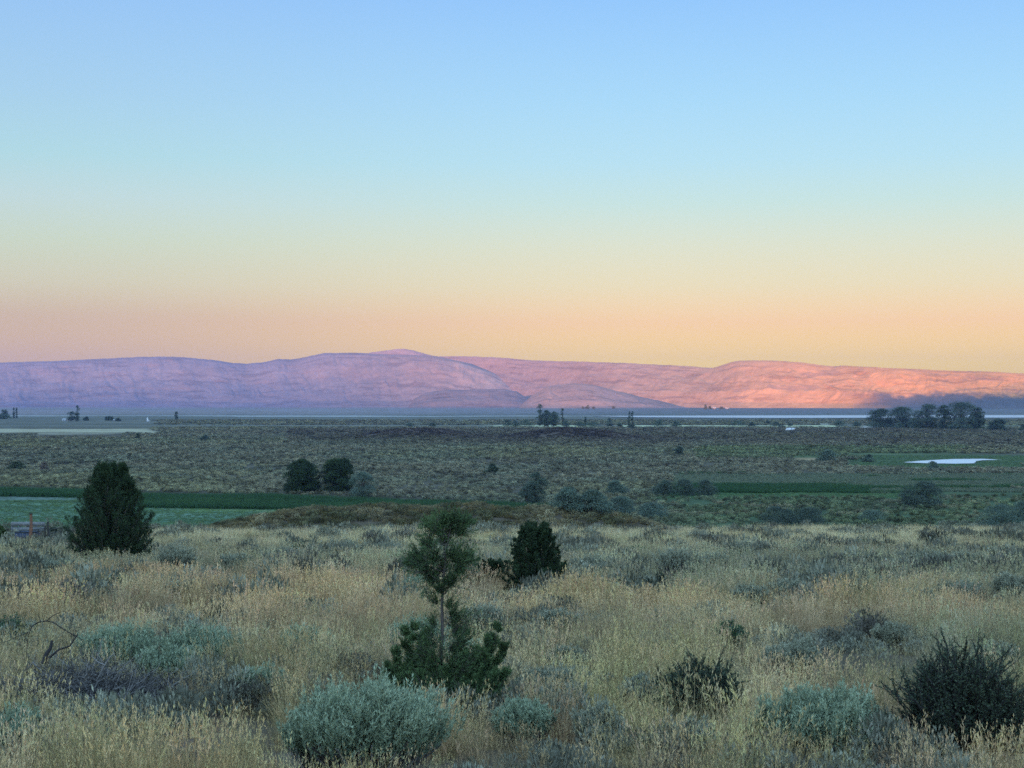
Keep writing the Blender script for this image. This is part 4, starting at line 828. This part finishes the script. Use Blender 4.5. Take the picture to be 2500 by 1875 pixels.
# ------------------------------------------------------------------ far buildings
def house(xs, yb, wp, hp, label, dep=8, group=None, wm='white'):
    l = at(xs, yb); wd = sz(l, wp); h = sz(l, hp); o = root('house', l, label, 'house', group); mb = MB(); box(mb, 0, 0, h*.3, wd, dep, h*.62); mb.build('wall', M[wm], o)
    mb = MB(); e = .4; v = np.array([[-wd/2-e, -dep/2-e, h*.6], [wd/2+e, -dep/2-e, h*.6], [wd/2+e, dep/2+e, h*.6], [-wd/2-e, dep/2+e, h*.6], [-wd/2-e, 0, h], [wd/2+e, 0, h]])
    mb.add(v, [np.array([[0, 1, 5, 4], [2, 3, 4, 5], [0, 3, 2, 1]]), np.array([[0, 4, 3], [1, 2, 5]])], np.full(6, .5)); mb.build('roof', M['roof'], o)
    for k in (-.3, .3):
        mb = MB(); box(mb, wd*k, -dep/2-.02, h*.34, wd*.12, .08, h*.22); mb.build('window', M['glass'], o)
    mb = MB(); box(mb, 0, -dep/2-.02, h*.22, wd*.1, .08, h*.42); mb.build('door', M['roof'], o)
    return o
house(160, 1028, 13, 6, 'white ranch house left of the round tree and tall poplar')
house(281, 1028, 6, 4, 'tiny pale shed right of the flat topped far tree')
house(1744, 999, 8, 4.5, 'pale barn of the distant farm at the mountain foot, the left one', wm='board')
house(1775, 999, 9, 3.5, 'long pale shed of the distant farm at the mountain foot', wm='board')
l = at(360, 1029); h = sz(l, 10); wd = sz(l, 4); o = root('silo', l, 'narrow white silo standing alone on the far plain', 'silo'); mb = MB(); tube(mb, [(0, 0, 0), (0, 0, h*.6)], wd*.5, .6, 14); mb.build('drum', M['white'], o)
mb = MB(); tube(mb, [(0, 0, h*.6), (0, 0, h*.8), (0, 0, h)], [wd*.52, wd*.3, wd*.12], .6, 12); mb.build('cone', M['white'], o); mb = MB(); tube(mb, [(wd*.9, 0, 0), (wd*.8, 0, h*.35)], wd*.28, .5, 8); mb.build('bin', M['white'], o)
# pale trailer
l = at(1930, 1052); wd = sz(l, 20); o = root('trailer', l, 'pale parked trailer in front of the dark thicket left of the grove', 'trailer'); mb = MB(); box(mb, 0, 0, 1.7, wd, 2.4, 2.2, rz=.15); mb.build('body', M['white'], o)
for k in (-.25, .25):
    mb = MB(); tube(mb, [(wd*k, -1.3, .45), (wd*k, -1.0, .45)], .45, .3, 12); mb.build('wheel', M['steel'], o)
mb = MB(); box(mb, wd*.1, -1.23, 2.0, 1.2, .08, .6, rz=.15); mb.build('window', M['glass'], o)

# ------------------------------------------------------------------ grass of the near slope (stuff)
def sample(y0, y1, sp, half=.40, xm=3.0):
    """points with spacing sp(y) over the wedge |x| < half*y + xm"""
    out = []; edges = np.geomspace(y0, y1, 60)
    for a, b in zip(edges[:-1], edges[1:]):
        s = sp((a+b)/2); hw = half*(a+b)/2+xm; n = rng.poisson(2*hw*(b-a)/(s*s)); out.append(np.stack([rng.uniform(-hw, hw, n), rng.uniform(a, b, n)], 1))
    return np.concatenate(out)
P = sample(6.5, 205, lambda y: .135*(y/8)**.47); x, y = P[:, 0], P[:, 1]
z = ground_z(x, y); xs, ys = PX(x, y, z)
n1 = fbm(x/1.3, y/1.8, 500, 4); n2 = fbm(x/5, y/7, 501, 4); n3 = fbm(x/.5, y/.6, 502, 3)
bare = (((x-hit(575, 1800).x)/.33)**2+((y-hit(575, 1800).y)/1.1)**2 < 1) | (((x-hit(1440, 1850).x)/.16)**2+((y-hit(1440, 1850).y)/.8)**2 < 1)
dens = np.clip(.16+3.5*(n1-.38)+1.2*(n3-.5)+.6*sstep(45, 90, y), .05, 1)
ok = outside(x, y) & (rng.uniform(0, 1, len(x)) < dens) & ~(bare & (rng.uniform(0, 1, len(x)) < .93))
x, y, z, xs, ys, n1, n2, n3 = [a[ok] for a in (x, y, z, xs, ys, n1, n2, n3)]; n = len(x)
STRAW = np.array([.68, .58, .43]); GOLD = np.array([.72, .55, .37]); GREY = np.array([.44, .45, .37]); PINK = np.array([.62, .46, .39]); GREENY = np.array([.46, .46, .26]); PALE = np.array([.86, .78, .60])
def mixc(a, b, t): return a*(1-t[:, None])+b*t[:, None]
c = np.tile(STRAW, (n, 1)); c = mixc(c, GREY, sstep(.40, .56, n2)*.85)
c = mixc(c, PALE, (1-sstep(1335, 1352, ys+(n2-.5)*40))*.85)
c = mixc(c, GREY, sstep(1345, 1370, ys)*(1-sstep(1425, 1465, ys-(xs-1250)*.02))*sstep(.3, .5, n1)*.75)
warm = sstep(1400, 1440, ys+(n2-.5)*60)*(1-sstep(1540, 1600, ys+(n2-.5)*60)); warm = warm*np.where(xs > 1400, sstep(1450, 1500, ys)*.9, 1)
c = mixc(c, GOLD, warm*sstep(.38, .6, n1)*.8); c = mixc(c, PINK, warm*sstep(.5, .65, fbm(x/2, y/2, 505, 3))*.6)
c = mixc(c, GREY, sstep(1590, 1640, ys)*sstep(.42, .56, n2)*.7); c = mixc(c, GREENY, sstep(1500, 1720, ys)*sstep(.48, .62, fbm(x/.8, y/1.1, 506, 3))*.55); c = mixc(c, GOLD, sstep(1650, 1750, ys)*sstep(.56, .68, n3)*.5)
c = c*(.50+.92*fbm(x/.9, y/1.2, 507, 3))[:, None]*rng.uniform(.62, 1.38, (n, 1))*(1+rng.normal(size=(n, 3))*.05)
sc = (y/8)**.20*(.34+1.28*n1)*rng.uniform(.7, 1.25, n)*np.where((np.abs(xs-90) < 110) & (np.abs(ys-1322) < 22), .45, 1)
sc = sc*(1-.35*(y < 8.5))*softh(x, y)*.94
idx = np.where(y < 22, rng.integers(0, 5, n), np.where(y < 60, rng.integers(5, 9, n), rng.integers(9, 12, n)))
wsc = np.where(y < 22, 1.0, (y/30)**.25)
nearkinds = [(tuft(600+i, 84, .34, .10, .0034, 15), M['grass']) for i in range(5)]
midkinds = [(tuft(610+i, 64, .34, .13, .0066, 14, seg=2), M['grass']) for i in range(4)]
farkinds = [(tuft(620+i, 50, .34, .18, .014, 10, heads=False, seg=2), M['grass']) for i in range(3)]
rot = np.stack([rng.normal(size=n)*.10, rng.normal(size=n)*.10, rng.uniform(0, 6.28, n)], 1)
scl = np.stack([sc*wsc, sc*wsc, sc], 1)
scatter('grass', 'dry straw coloured bunchgrass covering the near slope', 'grass', nearkinds+midkinds+farkinds, np.stack([x, y, z], 1), rot, scl, idx, np.clip(c, .05, .95))
print('grass', n)

# low grey-green herbs and tiny sage tufts between the grass (stuff)
P = sample(7, 190, lambda y: .34*(y/8)**.5); x, y = P[:, 0], P[:, 1]; m_ = fbm(x/2.2, y/3, 520, 4); ok = outside(x, y) & (m_ > .53+.09*sstep(40, 90, y)); x, y, m_ = x[ok], y[ok], m_[ok]; n = len(x); z = ground_z(x, y)
k5 = [(puff(630+i, 520, .16, .17, .026, .3, 6), M['cover']) for i in range(3)]+[(puff(636+i, 260, .24, .24, .05, .35, 7), M['cover']) for i in range(3)]
idx = np.where(y < 25, rng.integers(0, 3, n), rng.integers(3, 6, n)); s_ = (y/9)**.32*rng.uniform(.6, 1.9, n)
c = mixc(np.tile([.34, .35, .28], (n, 1)), np.array([.16, .145, .13]), rng.uniform(0, 1, n)**4)*rng.uniform(.6, 1.2, (n, 1))
scatter('ground_herbs', 'small grey green herbs and sage seedlings among the grass', 'ground cover', k5, np.stack([x, y, z], 1), np.stack([x*0, x*0, rng.uniform(0, 6.28, n)], 1), np.stack([s_, s_, s_*rng.uniform(.7, 1.3, n)], 1), idx, c)

# brown rabbitbrush on the knoll (stuff)
P = sample(206, 262, lambda y: .75, .40, 0); x, y = P[:, 0], P[:, 1]; kn = np.exp(-np.abs((x+12)/48)**4)*np.exp(-((y-236)/20)**4); ok = (kn > .12) & (fbm(x/2.5, y/3, 530, 3) > .36); x, y = x[ok], y[ok]; n = len(x); z = ground_z(x, y)
kk = [(tuft(640+i, 70, .9, .5, .06, 0, lean=.55, heads=False, seg=2), M['grass']) for i in range(3)]+[(puff(645+i, 300, .7, .8, .16, .4, 7), M['cover']) for i in range(2)]
nz = fbm(x/5, y/5, 531, 3); c = mixc(np.tile([.32, .28, .17], (n, 1)), np.array([.20, .20, .11]), sstep(.4, .6, nz)); c = mixc(c, np.array([.46, .41, .27]), sstep(.55, .7, fbm(x/4, y/9, 532, 3))); c = c*rng.uniform(.55, 1.35, (n, 1))
scatter('rabbitbrush', 'brown rabbitbrush and bunchgrass covering the low knoll', 'brush', kk, np.stack([x, y, z-.05], 1), np.stack([x*0, x*0, rng.uniform(0, 6.28, n)], 1), np.stack([rng.uniform(.7, 1.3, n)]*3, 1), rng.integers(0, 5, n), c)

# ------------------------------------------------------------------ sagebrush cover of the valley (stuff)
def inpoly(px, py, poly):
    res = np.zeros(len(px), bool); k = len(poly)
    for i in range(k):
        x1, y1 = poly[i]; x2, y2 = poly[(i+1) % k]
        c_ = ((y1 > py) != (y2 > py)) & (px < (x2-x1)*(py-y1)/(y2-y1+1e-9)+x1); res ^= c_
    return res
P = sample(292, 2350, lambda y: 1.42*(y/300)**.70, .42, 0); x, y = P[:, 0], P[:, 1]; z = ground_z(x, y); xs, ys = 1250+F*x/y, HY+F*CZ/y
nm = fbm(x/60, y/60, 61, 4); na = fbm(x/26, y/34, 541, 4); nb = fbm(x/140, y/200, 542, 4)
jy = ys+(nm-.5)*10*np.clip((ys-1010)/150, 0, 1); jx = xs+(nm-.5)*60
sageedge = np.interp(xs, [-900, 0, 200, 350, 640, 900, 1200, 1320, 1420, 1500, 1620], [1188, 1188, 1194, 1200, 1208, 1216, 1224, 1236, 1262, 1285, 1400])+(na-.5)*6
keepm = ys < sageedge
marsh = (jy > 1161) & (jy < 1214) & (jx > 1640); keepm &= ~(marsh & ~((na > .62) & (jy > 1195)))
marsh2 = (jy > 1108) & (jy < 1143) & (jx > 2060); keepm &= ~(marsh2 & (na < .72))
keepm &= ~inpoly(xs, ys, [(2180, 1132), (2240, 1116), (2480, 1116), (2480, 1128), (2400, 1140), (2180, 1140)])
keepm &= ~((jy < 1059) & (jx < 385)); keepm &= ~((ys < 1070) & (xs < 300) & (fbm(x/50, y/90, 543, 3) > .5)); keepm &= (ys > 1043.5+2*(na-.5)) | ((ys < 1038) & (na > .47))
keepm &= ~((jy > 1114) & (jy < 1127) & (jx > 1925) & (jx < 1998))
for a, b, c_ in KEEP2: keepm &= ((x-a)**2+(y-b)**2) > (c_*.8)**2
keepm &= rng.uniform(0, 1, len(x)) < np.clip(.48+1.6*(na-.42), .2, .9)
x, y, z, xs, ys, jy, jx, na, nb = [a[keepm] for a in (x, y, z, xs, ys, jy, jx, na, nb)]; n = len(x)
BASE = np.array([.36, .345, .255]); YEL = np.array([.37, .37, .22]); BLU = np.array([.29, .33, .26]); BRN = np.array([.13, .105, .10]); LUSH = np.array([.17, .26, .13])
c = mixc(np.tile(BASE, (n, 1)), YEL, sstep(.48, .66, nb)*.7); c = mixc(c, BLU, sstep(.50, .62, fbm(x/30, y/30, 545, 3))*.6)
for (px, yy, wpx, dd) in ((1000, 1130, 150, 80), (1400, 1090, 175, 80), (800, 1280, 200, 60)):
    k = np.exp(-((x-(px-1250)/F*yy)/(wpx/F*yy))**2-((y-yy)/dd)**2); c = mixc(c, BRN, np.clip(k*1.5, 0, 1)*(.95 if px > 900 else .4))
c = mixc(c, BRN*1.2, (sstep(1046, 1050, ys)*(1-sstep(1075, 1095, ys))*(xs > 700))*.45)
c = mixc(c, LUSH, sstep(1192, 1216, jy)*sstep(1450, 1700, jx)*.65*sstep(.3, .5, fbm(x/9, y/12, 546, 3))); c = mixc(c, LUSH*1.2, ((jy > 1090) & (jy < 1120) & (jx > 1700) & (jx < 2350))*.5)
c = c*(.50+.82*fbm(x/11, y/16, 547, 3))[:, None]*rng.uniform(.5, 1.5, (n, 1))
hs = (y/300)**.25*rng.uniform(.65, 1.3, n)*(.8+.5*na); ws = (y/300)**.62*rng.uniform(.75, 1.25, n)
kinds = [(puff(650+i, 420, .78, .85, .17, .42, 8), M['cover']) for i in range(4)]+[(puff(655+i, 150, .80, .80, .32, .5, 7), M['cover']) for i in range(4)]
idx = np.where(y < 620, rng.integers(0, 4, n), rng.integers(4, 8, n))
scatter('sagebrush_cover', 'endless grey green sagebrush covering the valley floor', 'ground cover', kinds, np.stack([x, y, z-.05], 1), np.stack([x*0, x*0, rng.uniform(0, 6.28, n)], 1), np.stack([ws, ws, hs], 1), idx, c)
print('cover', n)

# ------------------------------------------------------------------ reeds and marsh grass (stuff)
P = sample(296, 620, lambda y: .62*(y/330)**.8, .42, 0); x, y = P[:, 0], P[:, 1]; z = ground_z(x, y); xs, ys = 1250+F*x/y, HY+F*CZ/y; na = fbm(x/14, y/14, 551, 3); nc = fbm(x/40, y/10, 552, 3); ng = fbm(x/45, y/45, 553, 3)
lo = np.interp(xs, [-900, 0, 190, 350, 640, 900, 1200, 1430], [1213, 1213, 1216, 1240, 1243, 1245, 1247, 1250]); up_ = np.interp(xs, [-900, 0, 200, 350, 640, 900, 1200, 1430], [1198, 1198, 1202, 1214, 1216, 1222, 1231, 1248])
A_ = (ys > up_+(na-.5)*5+(ng-.5)*8) & (ys < lo+(na-.5)*3+(ng-.5)*5) & (xs < 1430)
B_ = (ys > 1158+(na-.5)*8+(ng-.5)*10) & (ys < 1201+(na-.5)*6+(ng-.5)*14) & (xs > 1650+80*(na-.5))
Bd = B_ & (((xs < 2120) & (ys > 1189+(nc-.5)*14)) | ((nc > .66) & (na > .5)))
B_ = B_ & ~Bd
ok = A_ | ((B_ | Bd)); x, y, z, xs, ys, na, nc, A_, Bd = [a[ok] for a in (x, y, z, xs, ys, na, nc, A_, Bd)]; n = len(x)
c = np.where((A_ | Bd)[:, None], np.array([[.62, .72, .60]]), np.array([[2.5, 1.35, 1.9]])); c = mixc(c, np.array([1.2, 1.1, .8]), sstep(.55, .7, nc)*np.where(A_, .35, .3))*rng.uniform(.7, 1.25, (n, 1))
kr = [(tuft(660+i, 60, 1.5, .5, .05, 0, lean=.2, heads=False, seg=2), M['reeds']) for i in range(4)]
hh = np.where(A_, 1.15*(.6+.75*na), np.where(Bd, .95, .6))*rng.uniform(.75, 1.15, n)
scatter('reeds', 'dark green reed belts and marsh grass along the wet ground', 'reeds', kr, np.stack([x, y, z-.05], 1), np.stack([x*0, x*0, rng.uniform(0, 6.28, n)], 1), np.stack([x*0+1.15, x*0+1.15, hh], 1), rng.integers(0, 4, n), c)
P = sample(290, 730, lambda y: .8*(y/300)**1.0, .42, 0); x, y = P[:, 0], P[:, 1]; z = ground_z(x, y); xs, ys = 1250+F*x/y, HY+F*CZ/y; nc = fbm(x/25, y/3, 561, 3); na = fbm(x/14, y/14, 551, 3)
lf = (xs < 1100) & (ys > np.interp(xs, [0, 190, 350, 1000], [1214, 1217, 1241, 1246])) & ~((ys < 1221) & (xs < 190) & (nc > .38))
rt = ((xs > 1600+60*(na-.5)) & (xs < 2280) & (ys > 1197) & (ys < 1217+(na-.5)*5)) | ((xs > 2070+80*(na-.5)) & (ys > 1112+(na-.5)*4) & (ys < 1141+(na-.5)*8) & ~inpoly(xs, ys, PONDPX)) | ((xs > 1700) & (xs < 2350) & (ys > 1094) & (ys < 1118) & (na > .5))
ok = lf | rt; x, y, z, nc, lf, na, xs, ys = [a_[ok] for a_ in (x, y, z, nc, lf, na, xs, ys)]; n = len(x)
c = mixc(np.tile([1.5, 1.15, 1.1], (n, 1)), np.array([2.1, 1.5, 1.3]), sstep(.5, .65, nc)*.7)*rng.uniform(.7, 1.25, (n, 1))
c = mixc(c, np.array([2.3, 1.7, 1.4]), (lf & (ys < 1252) & (xs > 300))*sstep(.42, .6, na)*.8)
scatter('meadow_grass', 'short green grass of the irrigated meadow at the left', 'grass', [(tuft(670+i, 34, .4, .42, .05, 0, lean=.3, heads=False, seg=2), M['reeds']) for i in range(3)], np.stack([x, y, z-.03], 1), np.stack([x*0, x*0, rng.uniform(0, 6.28, n)], 1), np.stack([y/300, y/300, .8+y*0], 1), rng.integers(0, 3, n), c)

# ------------------------------------------------------------------ the air: one closed box of thin haze round the whole scene
mb = MB(); box(mb, 0, 5050, 254, 21400, 21500, 548); hz = mb.mesh('haze'); hm = bpy.data.materials.new('haze_air'); hm.use_nodes = True; t = hm.node_tree; t.nodes.clear()
pv = nn(t, 'ShaderNodeVolumePrincipled'); pv.inputs['Density'].default_value = 0.56e-4; pv.inputs['Color'].default_value = (.175, .26, .55, 1); pv.inputs['Density Attribute'].default_value = ''
pv.inputs['Anisotropy'].default_value = 0.0
ou = nn(t, 'ShaderNodeOutputMaterial'); t.links.new(pv.outputs[0], ou.inputs['Volume']); hz.materials.append(hm)
ho = bpy.data.objects.new('haze', hz); COL.objects.link(ho); ho['kind'] = 'stuff'; ho['label'] = 'thin evening haze filling the valley air'; ho['category'] = 'haze'
try: hm.cycles.homogeneous_volume = True
except Exception: pass
